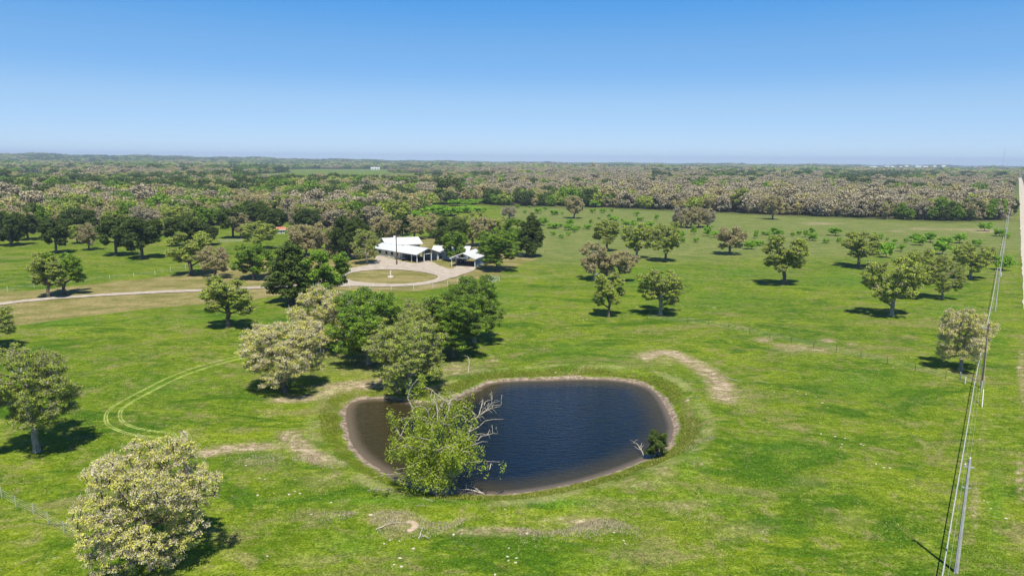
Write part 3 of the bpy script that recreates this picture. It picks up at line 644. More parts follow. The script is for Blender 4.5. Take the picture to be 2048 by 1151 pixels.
link(bpy.data.objects.new('crown', mesh_np('crown', LV, LF, [M['leaf_willow']], None, {'tint': ('FACE', 'FLOAT', ti)})), wt)
for p0, p1, nn_ in [((2.6, 1., 7.4), (5.2, 1.4, 9.2), 9), ((2.0, .9, 5.2), (4.9, 1.2, 6.2), 8), ((-.4, .5, 7.8), (-1.0, .8, 10.2), 7), ((.2, .5, 8.0), (1.2, 1.2, 10.2), 6), ((2.8, .9, 7.8), (4.4, 1.3, 9.8), 7)]:
    P, R, v, f = limb(p0, p1, .05, .014, 6, .12, 5); dm = MB().add(v, f)
    for k in range(nn_):
        i = rng.randint(1, 7); dv = rng.randn(3) * .55 + (np.array(p1) - np.array(p0)) * .16; _, _, v, f = limb(P[i], P[i] + dv, .022, .009, 3, .05, 3); dm.add(v, f)
    do = dm.build('dead_branch', M['paletwig'], wt); do['label'] = 'bare pale grey dead limb'
s_ = 1.0
_, _, q_ = proj([[wb.x, wb.y, 3]]); wt.scale = (195 * q_[0] / F / 8.6, 1.2, 1.0)
hs = np.arange(3, 18, .05); yy = proj(np.column_stack([np.full(len(hs), wb.x), np.full(len(hs), wb.y), wb.z + hs]))[1]; hh = hs[np.argmin(abs(yy - 803))]; wt.scale = (wt.scale[0], wt.scale[0], hh / 10.0)

# ------------------------------------------------------------------ low bright bushes on the right pasture
B4 = [(165,450,25,20),(250,450,55,35),(300,430,25,20),(355,460,60,30),(405,455,25,15),(195,415,20,15),(115,415,30,20),(610,448,45,28),(677,448,40,30),(735,437,25,18),(895,468,40,30),(720,478,30,22),(615,408,80,40),(803,500,20,12),(650,487,25,12),(1028,495,30,35),(595,525,25,35),(460,530,50,40),(350,548,80,32),(400,540,40,25),(450,560,60,35),(510,550,40,18),(450,595,35,25),(490,575,45,35),(352,593,40,25),(405,612,40,25),(285,530,60,50),(575,555,60,30),(750,510,70,40),(850,540,90,40),(920,500,50,25),(980,545,60,40),(1190,610,50,40),(1200,640,40,30),(1290,640,40,30),(1275,590,35,50),(1365,600,50,60),(1410,610,60,40),(1640,685,70,50),(1600,600,40,30)]
B5 = [(160,585,50,40),(190,600,60,40),(40,615,30,50),(145,628,50,30),(105,590,60,22),(60,660,70,30),(10,685,45,45),(280,600,25,25),(320,590,35,25),(408,590,40,45),(365,605,35,40),(408,628,65,45),(562,595,90,48),(500,645,45,28),(585,640,30,28),(365,678,45,28),(835,632,75,48),(900,632,20,22),(950,643,40,25),(1025,643,30,28),(895,740,100,90),(990,700,45,45),(1090,630,70,45),(1115,660,80,55),(1185,640,70,60),(1260,640,50,30),(1305,655,60,45),(1375,645,80,60),(1490,665,60,40),(1380,690,40,30),(1265,720,110,80),(1545,565,80,50),(1640,600,80,45),(1690,610,50,30),(1660,825,120,90)]
BU = [(1000 + .304 * x, 290 + .304 * y, .304 * w_, .304 * h_) for x, y, w_, h_ in B4] + [(1500 + .3041 * x, 290 + .3041 * y, .3041 * w_, .3041 * h_) for x, y, w_, h_ in B5]
BU += [(845,415,40,12),(880,408,44,12),(915,412,40,12),(950,408,36,9),(865,428,44,16),(900,432,50,18),(935,425,36,12),(830,440,36,18),(775,446,30,16),(960,424,26,9),(990,404,30,6)]
LM = [(1019,437,'the small bare white tree'),(1148,437,'the tan oak before the wood'),(1385,455,'the tight bare clump'),(1545,439,'the tan oak at the wood edge'),(1480,424,'the olive tree at the wood edge'),(1213,501,'the oak behind the pale pair'),(1273,517,'the twin-stemmed oak'),(1331,523,'the slender olive oak'),(1460,509,'the small flat-shaded oak'),(1568,569,'the dense lone oak'),(1717,535,'the oak with a dead side'),(1783,632,'the big two-stemmed oak'),(1884,597,'the light olive oak'),(1940,557,'the oak nearest the fence'),(1060,513,'the tall dark oak of the yard'),(1865,457,'the thin sandy streak'),(1965,462,'the sandy patch by the fence'),(900,436,'the dark dome behind the house'),(1640,447,'the bare far patch')]
def near_lm(x, y):
    k = min(LM, key=lambda m: (m[0] - x) ** 2 + 4 * (m[1] - y) ** 2); dx, dy = x - k[0], (y - k[1]) * 2
    return ('right of ' if dx > 0 else 'left of ') + k[2] if abs(dx) > abs(dy) else ('in front of ' if dy > 0 else 'behind ') + k[2]
def blabel(x, y, w_):
    if x < 1000 and y < 450: return '%s bright green thicket bush %s' % ('wide' if w_ > 40 else 'small', near_lm(x, y))
    return '%s bright green bush %s' % ('tiny' if w_ < 9 else 'small' if w_ < 14 else 'broad' if w_ < 24 else 'very wide', near_lm(x, y))
for i, (x, y, w_, h_) in enumerate(BU):
    lab = blabel(x, y, w_)
    if x > 1985: lab = 'broad green bush growing just outside the roadside fence'
    elif abs(x - 1772) < 3 and abs(y - 515) < 3: lab = 'largest bright green bush, behind the big two-stemmed oak'
    elif abs(x - 1884.7) < 2 and abs(y - 509) < 3: lab = 'wide shaded green bush between the light olive oak and the rounded olive oak'
    place(['shrub_a', 'shrub_b', 'shrub_c'][i % 3], x, y, w_ * 1.1, y - h_ * 1.15, lab, 'bright green bushes', 'green_bush', 'bush')

# ------------------------------------------------------------------ the wood: nearest trees one by one
def pk(x, y, u, v):            # which kind grows where
    patch = math.sin(x / 67. + 1.) * math.sin(y / 97. + .5) + .6 * math.sin(x / 29. + y / 41.)
    right = x > -40 + .1 * y
    if right: pr_ = [.40, .32, .13, .07, .08] if patch < .4 else [.20, .28, .22, .16, .14]
    else: pr_ = [.28, .38, .20, .07, .07] if patch < .5 else [.16, .28, .28, .16, .12]
    c = 0
    for i, p_ in enumerate(pr_):
        c += p_
        if u < c: return i
    return 4
KN = ['grey', 'tan', 'mixed', 'green', 'dark']; KC = [3, 3, 2, 2, 2]
KW = ['bare grey-pink', 'tan budding', 'olive', 'leafy green', 'dark evergreen']
rng = np.random.RandomState(21)
taken = [(at(t_[1], t_[2]).x, at(t_[1], t_[2]).y) for t_ in T]
wood_spots = []
for row in range(6):
    x = -60.
    while x < 2012:
        yl = float(np.interp(x, FLX[:, 0], FLX[:, 1])); b = at(x + rng.uniform(-4, 4), yl - 1.5)
        dpt = math.hypot(b.x, b.y); u_ = np.array([b.x, b.y]) / dpt; p = np.array([b.x, b.y]) + u_ * (row * 7.5 + rng.uniform(-2, 2.))
        if all((p[0] - a) ** 2 + (p[1] - c_) ** 2 > 30 for a, c_ in taken): wood_spots.append((p[0], p[1], row, x))
        x += 7.8 * F / dpt * rng.uniform(.85, 1.2)
wood_spots.sort(key=lambda s: s[1]); indiv = wood_spots[:215]; rest = wood_spots[215:]
_seen = {}
def size_word(k, row, nw):
    i_ = _seen.get((k, row, nw), 0); _seen[(k, row, nw)] = i_ + 1; return ['tall', 'low', 'broad', 'slim', 'ragged', 'small'][i_ % 6]
def near_wood(x):
    L_ = [(30,'far left'),(130,'above the slim dark tree'),(260,'above the two dark wide oaks'),(370,'above the low dark domes'),(470,'above the grass gap'),(560,'by the red roof'),(690,'above the big dark dome'),(800,'above the utility pole'),(900,'above the shed'),(1060,'by the bare white tree'),(1148,'by the lone tan oak'),(1270,'above the twin-stemmed oak'),(1390,'above the bare clump'),(1480,'by the olive tree'),(1560,'by the edge tan oak'),(1700,'near the bare far patch'),(1860,'above the sandy streak'),(1990,'beside the fence')]
    return min(L_, key=lambda m: abs(m[0] - x))[1]
for p0, p1, row, x in indiv:
    k = pk(p0, p1, rng.rand(), 0); v = V_['w_%s_%d' % (KN[k], rng.randint(KC[k]))]
    where = 'at left' if x < 600 else 'behind the house' if x < 960 else 'at right'
    o = thing('woodland_tree', (p0, p1, tz(p0, p1) - .1), '%s %s tree, %s of the wood, %s' % (size_word(k, row, near_wood(x)), KW[k], ['front edge', 'second rank', 'third rank', 'fourth rank', 'fifth rank', 'sixth rank'][row], near_wood(x)), 'tree', 'trees at the edge of the wood', rng.uniform(0, 6.28))
    s = rng.uniform(.75, 1.15) * (1.2 if row else 1.05) * 9.0 / v['W']; o.scale = (s, s, s * rng.uniform(.95, 1.25) * (.9 if row == 0 else 1.))
    link(bpy.data.objects.new('trunk', v['t']), o); link(bpy.data.objects.new('crown', v['c']), o)

# ------------------------------------------------------------------ the wood beyond: one mass
protos = bpy.data.collections.new('wood_prototypes'); kinds = []
def blob_tree(seed, leaf, W, Hh, K, n, size, rb, multi=1):
    rng_ = np.random.RandomState(seed); C = []
    for m_ in range(multi):
        ox, oy = (rng_.uniform(-.5, .5, 2) * W * 2.0 if multi > 1 else (0, 0)); sc = rng_.uniform(.7, 1.1)
        for k in range(K):
            v = rng_.randn(3); v /= np.linalg.norm(v); C.append((ox + v[0] * W * .42 * sc, oy + v[1] * W * .42 * sc, Hh * sc * (.56 + .36 * v[2])))
    C = np.array(C); C[:, 2] += rng_.randn(len(C)) * .3; LV, LF, ti = leaves(rng_, C, n, rb, size)
    me = mesh_np('wood_crown', LV, LF, [M[leaf]], None, {'tint': ('FACE', 'FLOAT', ti)}); return bpy.data.objects.new('wood_crown', me)
for i, lf in enumerate(['leaf_grey', 'leaf_tan', 'leaf_mixed', 'leaf_green', 'leaf_dark']):
    for k in range(2):
        o = blob_tree(100 + i * 3 + k, lf, 9, 9, 40, 44, .36, 1.5); o.name = 'wood%02d' % (i * 2 + k); protos.objects.link(o)
for i, lf in enumerate(['leaf_grey', 'leaf_tan', 'leaf_mixed', 'leaf_green', 'leaf_dark']):
    o = blob_tree(200 + i, lf, 9, 9, 16, 26, .75, 2.4, 7); o.name = 'wood%02d' % (10 + i); protos.objects.link(o)
def scatter(lo, hi, sp, a0=-46, a1=46):
    n = int(math.radians(a1 - a0) / 2 * (hi * hi - lo * lo) / sp ** 2); r_ = np.sqrt(rng.uniform(lo * lo, hi * hi, n)); a = np.radians(rng.uniform(a0, a1, n))
    return np.column_stack([r_ * np.sin(a), r_ * np.cos(a)])
def grid_jit(lo, hi, sp):
    xs = np.arange(-hi, hi, sp); X, Y = np.meshgrid(xs, np.arange(150, hi, sp)); Pq = np.column_stack([X.ravel(), Y.ravel()]) + rng.uniform(-.42, .42, (X.size, 2)) * sp
    r_ = np.hypot(*Pq.T); a = np.degrees(np.arctan2(Pq[:, 0], Pq[:, 1])); return Pq[(r_ > lo) & (r_ <= hi) & (np.abs(a) < 47)]
def wood_filter(Pq, extra=0):
    z = terrain(Pq); x_, y_, q_ = proj(np.column_stack([Pq, z])); fl = np.interp(x_, FLX[:, 0], FLX[:, 1])
    ok = (y_ < fl - 1.2) | (x_ > 2600)
    for m_ in MEADOWS: ok &= ~inside(np.column_stack([x_, y_]), np.array(m_, float))
    ok &= ~((x_ > 1990) & (x_ < 2075) & (y_ > 352) & (x_ > np.interp(y_, [352, 440], [2030, 2014])))
    return ok, z, x_, y_
ind = np.array([(a, b) for a, b, _, _ in indiv] + taken)
PTS, ROT, SCL, IDX = [], [], [], []
def pnoise(Pq, s, seed):
    r_ = np.random.RandomState(seed); o = np.zeros(len(Pq))
    for k in range(6):
        a = r_.uniform(0, 6.28); f = r_.uniform(.6, 1.8) / s; o += np.sin(Pq[:, 0] * math.cos(a) * f + Pq[:, 1] * math.sin(a) * f + r_.uniform(0, 6.28) + 1.3 * np.sin((Pq[:, 0] * math.sin(a) - Pq[:, 1] * math.cos(a)) * f * .7))
    return o / 6 ** .5
def choose(Pq, x_, y_, clump):
    a = pnoise(Pq, 70, 1) + .7 * pnoise(Pq, 200, 2); right = smooth(860, 1010, x_ + 30 * a)
    band_ = np.exp(-((y_ - 385) / 16) ** 2) * (1 - right)
    u = rng.uniform(0, 1, len(Pq)) + (.16 + .16 * right) * a + .28 * band_ - .16 * right - .10 * smooth(360, 345, y_) * 1.0
    far = smooth(1300, 5000, Pq[:, 1]); u += .38 * far + .25 * smooth(900, 1600, Pq[:, 1]) * (pnoise(Pq, 420, 3) > .3)
    k = np.digitize(u, [.20, .50, .72, .92])
    return (10 + k if clump else k * 2 + rng.randint(0, 2, len(Pq)))
for lo, hi, sp, sc, clump in [(230, 1300, 7.6, 1., 0), (1300, 2300, 10., 1.15, 0), (2300, 5000, 30., 1.15, 1), (5000, 12500, 60., 1.25, 1)]:
    Pq = grid_jit(lo, hi, sp); ok, z, x_, y_ = wood_filter(Pq); Pq, z, x_, y_ = Pq[ok], z[ok], x_[ok], y_[ok]
    if lo < 500:
        nearm = np.hypot(Pq[:, 0], Pq[:, 1]) < 800; keep = np.ones(len(Pq), bool)
        for a in ind: keep &= (np.hypot(Pq[:, 0] - a[0], Pq[:, 1] - a[1]) > 5.5)
        Pq, z, x_, y_ = Pq[keep], z[keep], x_[keep], y_[keep]
    PTS.append(np.column_stack([Pq, z - .2])); n = len(Pq); ROT.append(rng.uniform(0, 6.28, n)); s = np.exp(rng.randn(n) * .2) * sc * 1.08
    SCL.append(s * (1.15 if lo < 3000 else 1)); IDX.append(choose(Pq, x_, y_, clump))
if rest: pass
PTS = np.concatenate(PTS); ROT = np.concatenate(ROT); SCL = np.concatenate(SCL); IDX = np.concatenate(IDX); print('wood instances', len(PTS))
me = bpy.data.meshes.new('distant_woodland'); me.vertices.add(len(PTS)); me.vertices.foreach_set('co', PTS.astype(np.float32).ravel())
for nme, arr, ty in (('rot', ROT, 'FLOAT'), ('scl', SCL, 'FLOAT'), ('idx', IDX, 'INT')):
    a = me.attributes.new(nme, ty, 'POINT'); a.data.foreach_set('value', arr.astype(np.int32 if ty == 'INT' else np.float32))
me.update()
fo = link(bpy.data.objects.new('distant_woodland', me)); tag(fo, 'unbroken wood of grey, tan and green trees stretching to the horizon', 'woodland', kind='stuff')
def gn_instances(ob, coll):
    ng = bpy.data.node_groups.new('scatter_' + coll.name, 'GeometryNodeTree')
    ng.interface.new_socket('Geometry', in_out='INPUT', socket_type='NodeSocketGeometry'); ng.interface.new_socket('Geometry', in_out='OUTPUT', socket_type='NodeSocketGeometry')
    gi = ng.nodes.new('NodeGroupInput'); go = ng.nodes.new('NodeGroupOutput'); ip = ng.nodes.new('GeometryNodeInstanceOnPoints'); ci = ng.nodes.new('GeometryNodeCollectionInfo')
    ci.inputs[0].default_value = coll; ci.inputs['Separate Children'].default_value = True; ci.inputs['Reset Children'].default_value = True
    def na(n_, ty):
        x = ng.nodes.new('GeometryNodeInputNamedAttribute'); x.data_type = ty; x.inputs[0].default_value = n_; return x.outputs[0]
    cx = ng.nodes.new('ShaderNodeCombineXYZ'); ng.links.new(na('rot', 'FLOAT'), cx.inputs[2])
    L = ng.links.new; L(gi.outputs[0], ip.inputs['Points']); L(ci.outputs[0], ip.inputs['Instance']); ip.inputs['Pick Instance'].default_value = True
    L(na('idx', 'INT'), ip.inputs['Instance Index']); L(cx.outputs[0], ip.inputs['Rotation']); L(na('scl', 'FLOAT'), ip.inputs['Scale']); L(ip.outputs[0], go.inputs[0])
    md = ob.modifiers.new('scatter', 'NODES'); md.node_group = ng
gn_instances(fo, protos)

# ------------------------------------------------------------------ grass blades, weeds and shore rushes
def blades(name, P, h, w_, cols, label, cat):
    n = len(P); z = terrain(P); r_ = np.random.RandomState(len(P)); V = []; 
    a = r_.uniform(0, 6.28, (n, 3)); hh = (h * r_.uniform(.5, 1.3, n))[:, None]; ln = r_.uniform(.1, .9, (n, 3))
    bx = P[:, None, 0] + r_.uniform(-.08, .08, (n, 3)) * 2; by_ = P[:, None, 1] + r_.uniform(-.08, .08, (n, 3)) * 2
    ca, sa = np.cos(a), np.sin(a); zz = np.repeat(z[:, None], 3, 1)
    A = np.stack([bx - sa * w_, by_ + ca * w_, zz], -1); B = np.stack([bx + sa * w_, by_ - ca * w_, zz], -1)
    C = np.stack([bx + ca * hh * ln, by_ + sa * hh * ln, zz + hh * (1 - .4 * ln)], -1)
    V = np.stack([A, B, C], 2).reshape(-1, 3); Fq = np.arange(len(V)).reshape(-1, 3)
    tint = np.repeat(r_.uniform(0, 1, n), 3)
    o = link(bpy.data.objects.new(name, mesh_np(name, V, Fq, [cols], None, {'tint': ('FACE', 'FLOAT', tint)}))); return tag(o, label, cat, kind='stuff')
M['blade_green'] = leafmat('grass_blades', [(.10, .19, .01), (.19, .29, .02), (.38, .40, .12)], [0, .6, 1], .3)
M['blade_rush'] = leafmat('shore_rushes', [(.10, .14, .01), (.19, .23, .02), (.36, .34, .10)], [0, .6, 1], .3)
M['blade_dry'] = leafmat('dead_weeds', [(.26, .22, .15), (.40, .34, .24), (.50, .44, .32)], [0, .5, 1], .2)
r_ = np.random.RandomState(9)
P = np.column_stack([r_.uniform(-75, 90, 90000), 45 + 105 * r_.uniform(0, 1, 90000) ** 1.4]); x_, y_, q_ = proj(np.column_stack([P, np.zeros(len(P))]))
ok = (x_ > -80) & (x_ < 2120) & (pond_sdf(P) > 1.2) & (pnoise(P, 4, 8) + .5 * pnoise(P, 1.2, 9) > .35); blades('grass_tufts', P[ok][:42000], .13, .045, M['blade_green'], 'longer tufts of spring grass over the near pasture', 'grass')
th = r_.uniform(0, 1, 90000); idx = (th * len(POND)).astype(int) % len(POND); nxt = (idx + 1) % len(POND); f_ = r_.rand(90000)[:, None]
base = POND[idx] * (1 - f_) + POND[nxt] * f_; tn = POND[nxt] - POND[idx]; tn /= np.linalg.norm(tn, axis=1, keepdims=True) + 1e-6; nr = np.column_stack([tn[:, 1], -tn[:, 0]])
c_out = base + nr * .5; sgn = np.where(sdf(c_out[:2000], POND).mean() > 0, 1, -1); P = base + nr * sgn * (1.3 + r_.uniform(0, 1, 90000) ** 1.4 * 2.4)[:, None]
ok = (pond_sdf(P) > 1.25) & (pnoise(P, 5, 12) > -.1); blades('shore_rushes', P[ok][:11000], .22, .035, M['blade_rush'], 'olive fringe of rushes and tall grass round the pond', 'rushes')
xs_ = []
for (cx_, cy_, rx_, ry_, n_) in [(1150,1045,230,26,5500),(1340,950,70,30,3500),(1000,1050,190,22,3800),(620,960,120,50,2500),(740,1030,120,40,2600),(560,930,100,30,1500),(1420,900,60,40,1400)]:
    q2 = np.column_stack([cx_ + r_.randn(n_) * rx_ * .55, cy_ + r_.randn(n_) * ry_ * .55]); xs_.append(np.array([flat(*a) for a in q2]))
P = np.concatenate(xs_); ok = (pond_sdf(P) > 3.2) & (pnoise(P, 2.2, 15) + .6 * pnoise(P, 7, 16) > .75); blades('dry_weeds', P[ok][:4500], .16, .025, M['blade_dry'], 'greyish brown dead weeds on the bank below the pond', 'weeds')

# ------------------------------------------------------------------ utility poles with wires
M['pole_grey'] = simple('weathered_pole_wood', (.38, .37, .36), .8, .15, 2)
M['pole_brown'] = simple('creosoted_pole_wood', (.085, .05, .035), .8, .3, 2)
M['ceramic'] = simple('insulator', (.55, .55, .55), .4)
M['wire'] = simple('aluminium_wire', (.42, .42, .44), .5)
M['galv'] = simple('galvanised_steel', (.50, .51, .52), .5, .15, 3, .5)
PP = [(1912,1144),(1962,775),(1990,621),(2000,551),(2007,506),(2012,474),(2015,452),(2017.5,435),(2020,420),(2022,408),(2023.5,398),(2025,389)]
PW = [at(*p) for p in PP]; dprev = PW[0] - PW[1]; p_1 = PW[0] + dprev; p_1.z = tz(p_1.x, p_1.y); PW = [p_1] + PW; PH = 10.4
linev = (PW[5] - PW[1]).normalized(); rz_ = math.atan2(linev.y, linev.x) - math.pi / 2
plab = ['tall pale grey utility pole below the frame, the one the near wires run to', 'pale grey utility pole nearest the camera, at the lower right corner', 'brown utility pole beside the pale yellow-green oak', 'third utility pole up the fence line, with a short crossarm', 'fourth utility pole up the fence line, beside the roadside bush', 'fifth utility pole up the fence line', 'sixth utility pole up the fence line']
for i, b in enumerate(PW):
    lab = plab[i] if i < len(plab) else 'tiny distant utility pole where the line runs along the wood edge'
    o = thing('utility_pole', b, lab, 'utility pole', 'utility poles along the roadside fence', rz_)
    MB().tube((0, 0, -.3), (0, 0, PH), .19 if i != 2 else .17, .11, 10).build('pole', M['pole_brown' if i == 2 else 'pole_grey'], o)
    ar = MB().box(-.38 if i == 1 else -.95, .38, -.06, .06, PH - .75, PH - .63); ar.build('crossarm', M['pole_grey'], o)
    for xx in (-.3 if i == 1 else -.85, .0):
        z0 = PH - .63 if xx else PH; MB().tube((xx, 0, z0), (xx, 0, z0 + .12), .06, .09, 8).tube((xx, 0, z0 + .12), (xx, 0, z0 + .2), .09, .03, 8).build('insulator', M['ceramic'], o)
    if i == 3: MB().tube((.28, 0, PH - 1.9), (.28, 0, PH - 1.2), .2, .2, 10).tube((.28, 0, PH - 1.2), (.28, 0, PH - 1.1), .2, .08, 10).build('transformer', M['galv'], o)
    if i == 1: MB().box(-.3, .3, -.05, .05, PH - 2.6, PH - 2.5).build('crossarm', M['pole_grey'], o)
ca, sa = math.cos(rz_), math.sin(rz_)
for (xo, zo, lab) in ((0, PH + .12, 'top electric wire sagging from pole to pole along the roadside'), (-.3, PH - .5, 'left crossarm wire running from pole to pole along the roadside')):
    mb = MB()
    for a, b in zip(PW[:-1], PW[1:]):
        pts = []
        for k in range(9):
            f = k / 8; p = a.lerp(b, f); pts.append((p.x + xo * ca, p.y + xo * sa, p.z + zo - 4 * .9 * f * (1 - f)))
        mb.path(pts, .006, 3)
    tag(mb.build('power_line', M['wire']), lab, 'wire', 'wires on the roadside poles')
# pole beside the house
hp = at(793.5, 529.6); o = thing('utility_pole', hp, 'dark utility pole with a white lamp standing on the yard gravel before the house', 'utility pole')
MB().tube((0, 0, 0), (0, 0, 13.2), .2, .13, 10).build('pole', M['pole_brown'], o); MB().box(-.9, -.2, -.18, .18, 8.7, 9.9).build('lamp', simple('lamp_casing', (.8, .8, .8)), o)
MB().tube((-.5, 0, 9.3), (0, 0, 9.8), .05).build('lamp_arm', M['galv'], o); MB().tube((-1.2, 0, 12.3), (.2, 0, 12.3), .06).build('crossarm', M['pole_brown'], o)

# ------------------------------------------------------------------ fences
M['tpost'] = simple('dark_steel_post', (.06, .055, .05), .7); M['wpost'] = simple('white_painted_post', (.62, .61, .58), .6); M['gpost'] = simple('grey_post', (.40, .40, .39), .7)
M['oldrail'] = simple('old_grey_pipe', (.16, .15, .14), .7)
def fence(pts, sp, hgt, rad, mat, label, wires=(.3, .6, .9, 1.15), wr=.008, box_n=6, px_in=True, ends=True):
    c = np.array([[at(*p).x, at(*p).y] for p in pts]) if px_in else np.array(pts); L = resample(c, .999 * sp)
    base_ = Vector((L[0, 0], L[0, 1], tz(*L[0]))); o = thing('wire_fence', base_, label, 'fence'); pm = MB().tube((0, 0, -.1), (0, 0, hgt), rad, n=box_n).build('post', mat, o).data
    zz = terrain(L)
    for i in range(1, len(L)):
        if i < 300: pq = link(bpy.data.objects.new('post', pm), o); pq.location = (L[i, 0] - base_.x, L[i, 1] - base_.y, zz[i] - base_.z)
    mb = MB()
    for w_ in wires: V, Q_ = tubes(np.column_stack([L[:-1] - L[0], zz[:-1] - base_.z + w_]), np.column_stack([L[1:] - L[0], zz[1:] - base_.z + w_]), wr, wr, 3); mb.add(V, Q_)
    mb.build('wire', M['wire'], o); return o
roadf = [(p.x - .9 * ca, p.y - .9 * sa) for p in PW]; roadf = [(a, b) for a, b in roadf]
fence([(a, b) for a, b in roadf][0:], 4.2, 1.35, .055, M['gpost'], 'long grey roadside fence running beside the utility poles to the horizon', (.3, .6, .9, 1.25), .007, px_in=False)
mbr = MB(); L_ = resample(np.array(roadf), 4.0); z_ = terrain(L_)
fr_ = thing('pipe_rail', (L_[0, 0], L_[0, 1], z_[0]), 'pale pipe rail carried along the top of the roadside fence', 'rail')
V, Q_ = tubes(np.column_stack([L_[:-1] - L_[0], z_[:-1] - z_[0] + 1.33]), np.column_stack([L_[1:] - L_[0], z_[1:] - z_[0] + 1.33]), .055, .055, 6); mbr.add(V, Q_); mbr.build('rail', M['gpost'], fr_)
fence([(1295,638),(1362,645),(1428,653),(1497,666),(1569,683),(1610,691),(1650,700),(1690,709),(1732,718),(1779,729),(1826,741),(1877,753),(1955,772)], 4.3, 1.35, .035, M['tpost'], 'thin dark-post wire fence crossing the right pasture to the pale yellow-green oak')
fence([(-60,965),(1,993),(35,1014),(73,1030),(112,1056),(153,1076),(200,1100)], 2.9, 1.2, .04, M['gpost'], 'grey-post wire fence in the lower left corner beside the huge oak', (.25, .5, .75, 1.), .006)
fence([(-40,590),(0,584),(100,571),(200,560),(300,551),(352,541),(400,532)], 5.5, 1.3, .05, M['wpost'], 'pale-post wire fence along the brown verge above the driveway')
fence([(436,486),(470,485),(497,484)], 4.5, 1.4, .09, M['wpost'], 'short run of white fence in the gap of grass on the left', (.5, 1., 1.35), .05)
fence([(700,577),(755,580),(790,580.5),(840,579),(880,574),(905,568),(930,558)], 5.0, 1.3, .06, M['wpost'], 'wire fence with pale posts curving below the ring drive', (.4, .8, 1.2), .012)
fence([(1000,556),(1060,560),(1130,556)], 6., 1.2, .04, M['tpost'], 'dark-post wire fence beyond the cattle panels')
fence([(1000,530),(1036,517),(1062,512),(1090,505)], 4., 1.2, .05, M['tpost'], 'dark-post wire fence under the tall pair at the end of the yard')
# corner brace near the brown pole
cb = at(1962, 783); cb2 = at(1919, 764); o = thing('fence_brace', cb, 'fence corner brace with a long dark rail beside the brown utility pole', 'fence brace')
dv = cb2 - cb; o_r = MB().tube((0, 0, 1.5), (dv.x * .97, dv.y * .97, dv.z + 1.5), .06, n=8).build('rail', M['oldrail'], o)
MB().tube((0, 0, -.1), (0, 0, 1.75), .1, n=8).build('post', M['gpost'], o); MB().tube((dv.x, dv.y, dv.z - .1), (dv.x, dv.y, dv.z + 1.7), .09, n=8).build('post', M['gpost'], o)
gb = at(1930, 766); g_ = thing('marker_post', gb, 'short white marker post right of the pale yellow-green oak trunk', 'post'); MB().tube((0, 0, 0), (0, 0, 1.0), .1, n=8).build('post', M['wpost'], g_); MB().tube((0, 0, 1.0), (0, 0, 1.06), .12, .05, n=8).build('cap', M['wpost'], g_)
gg = at(1964, 814); g_ = thing('guy_guard', gg, 'white guy-wire guard slanting up below the brown utility pole', 'guy wire'); MB().tube((0, 0, 0), (PW[2] - gg) * .18 + Vector((0, 0, 2.2)), .06, n=8).build('guard', M['wpost'], g_)
vv = (PW[2] - gg); MB().tube(vv * .18 + Vector((0, 0, 2.2)), (vv.x, vv.y, 9.5), .015, n=4).build('wire', M['wire'], g_)
# cattle panels
for k, (x, y) in enumerate([(975, 567), (984, 565), (992, 562)]):
    b = at(x, y); o = thing('cattle_panel', b, ['leftmost grey pipe cattle panel standing right of the clump below the yard', 'middle grey pipe cattle panel of the three below the yard', 'rightmost grey pipe cattle panel of the three below the yard'][k], 'panel', 'grey cattle panels', .3 - k * .35)
    for s in (-1.15, 1.15): MB().tube((s, 0, 0), (s, 0, 1.5), .06, n=6).build('post', M['galv'], o)
    for zz_ in (.3, .7, 1.1, 1.45): MB().tube((-1.15, 0, zz_), (1.15, 0, zz_), .04, n=6).build('rail', M['galv'], o)

# ------------------------------------------------------------------ buildings
def sheet(name, col, rough=.45, rib=1.):
    t = NT(name); tc = t.obj(); w_ = t.n('ShaderNodeTexWave'); w_.inputs['Scale'].default_value = 1.2; w_.bands_direction = 'Y'; t.l(tc, w_.inputs['Vector'])
    n = t.noise(.7, 4, .6, tc); c = t.mix(t.step(n, .35, .7), tuple(v * .9 for v in col), col); t.bsdf(c, rough, t.bump(w_.outputs[1], .15 * rib, .03), .4); return t.m
M['roof_white'] = sheet('white_sheet_roof', (.60, .61, .60)); M['roof_galv'] = sheet('weathered_sheet_roof', (.60, .65, .70)); M['wall_white'] = sheet('white_wall', (.72, .72, .71), .7, .3)
M['wall_blue'] = sheet('blue_grey_wall', (.30, .38, .44), .6, .6); M['trim'] = simple('cream_trim', (.70, .71, .62), .6, .08); M['dark'] = simple('shade_and_door_dark', (.05, .048, .046), .8); M['glass'] = simple('window_glass', (.03, .04, .05), .1, .2, 2, .6)
M['steel_w'] = simple('white_steel', (.68, .68, .67), .5, .08)
def slab(poly4, th):
    V = list(poly4) + [(x, y, z - th) for x, y, z in poly4]; return V, [(0, 1, 2, 3), (7, 6, 5, 4), (0, 4, 5, 1), (1, 5, 6, 2), (2, 6, 7, 3), (3, 7, 4, 0)]
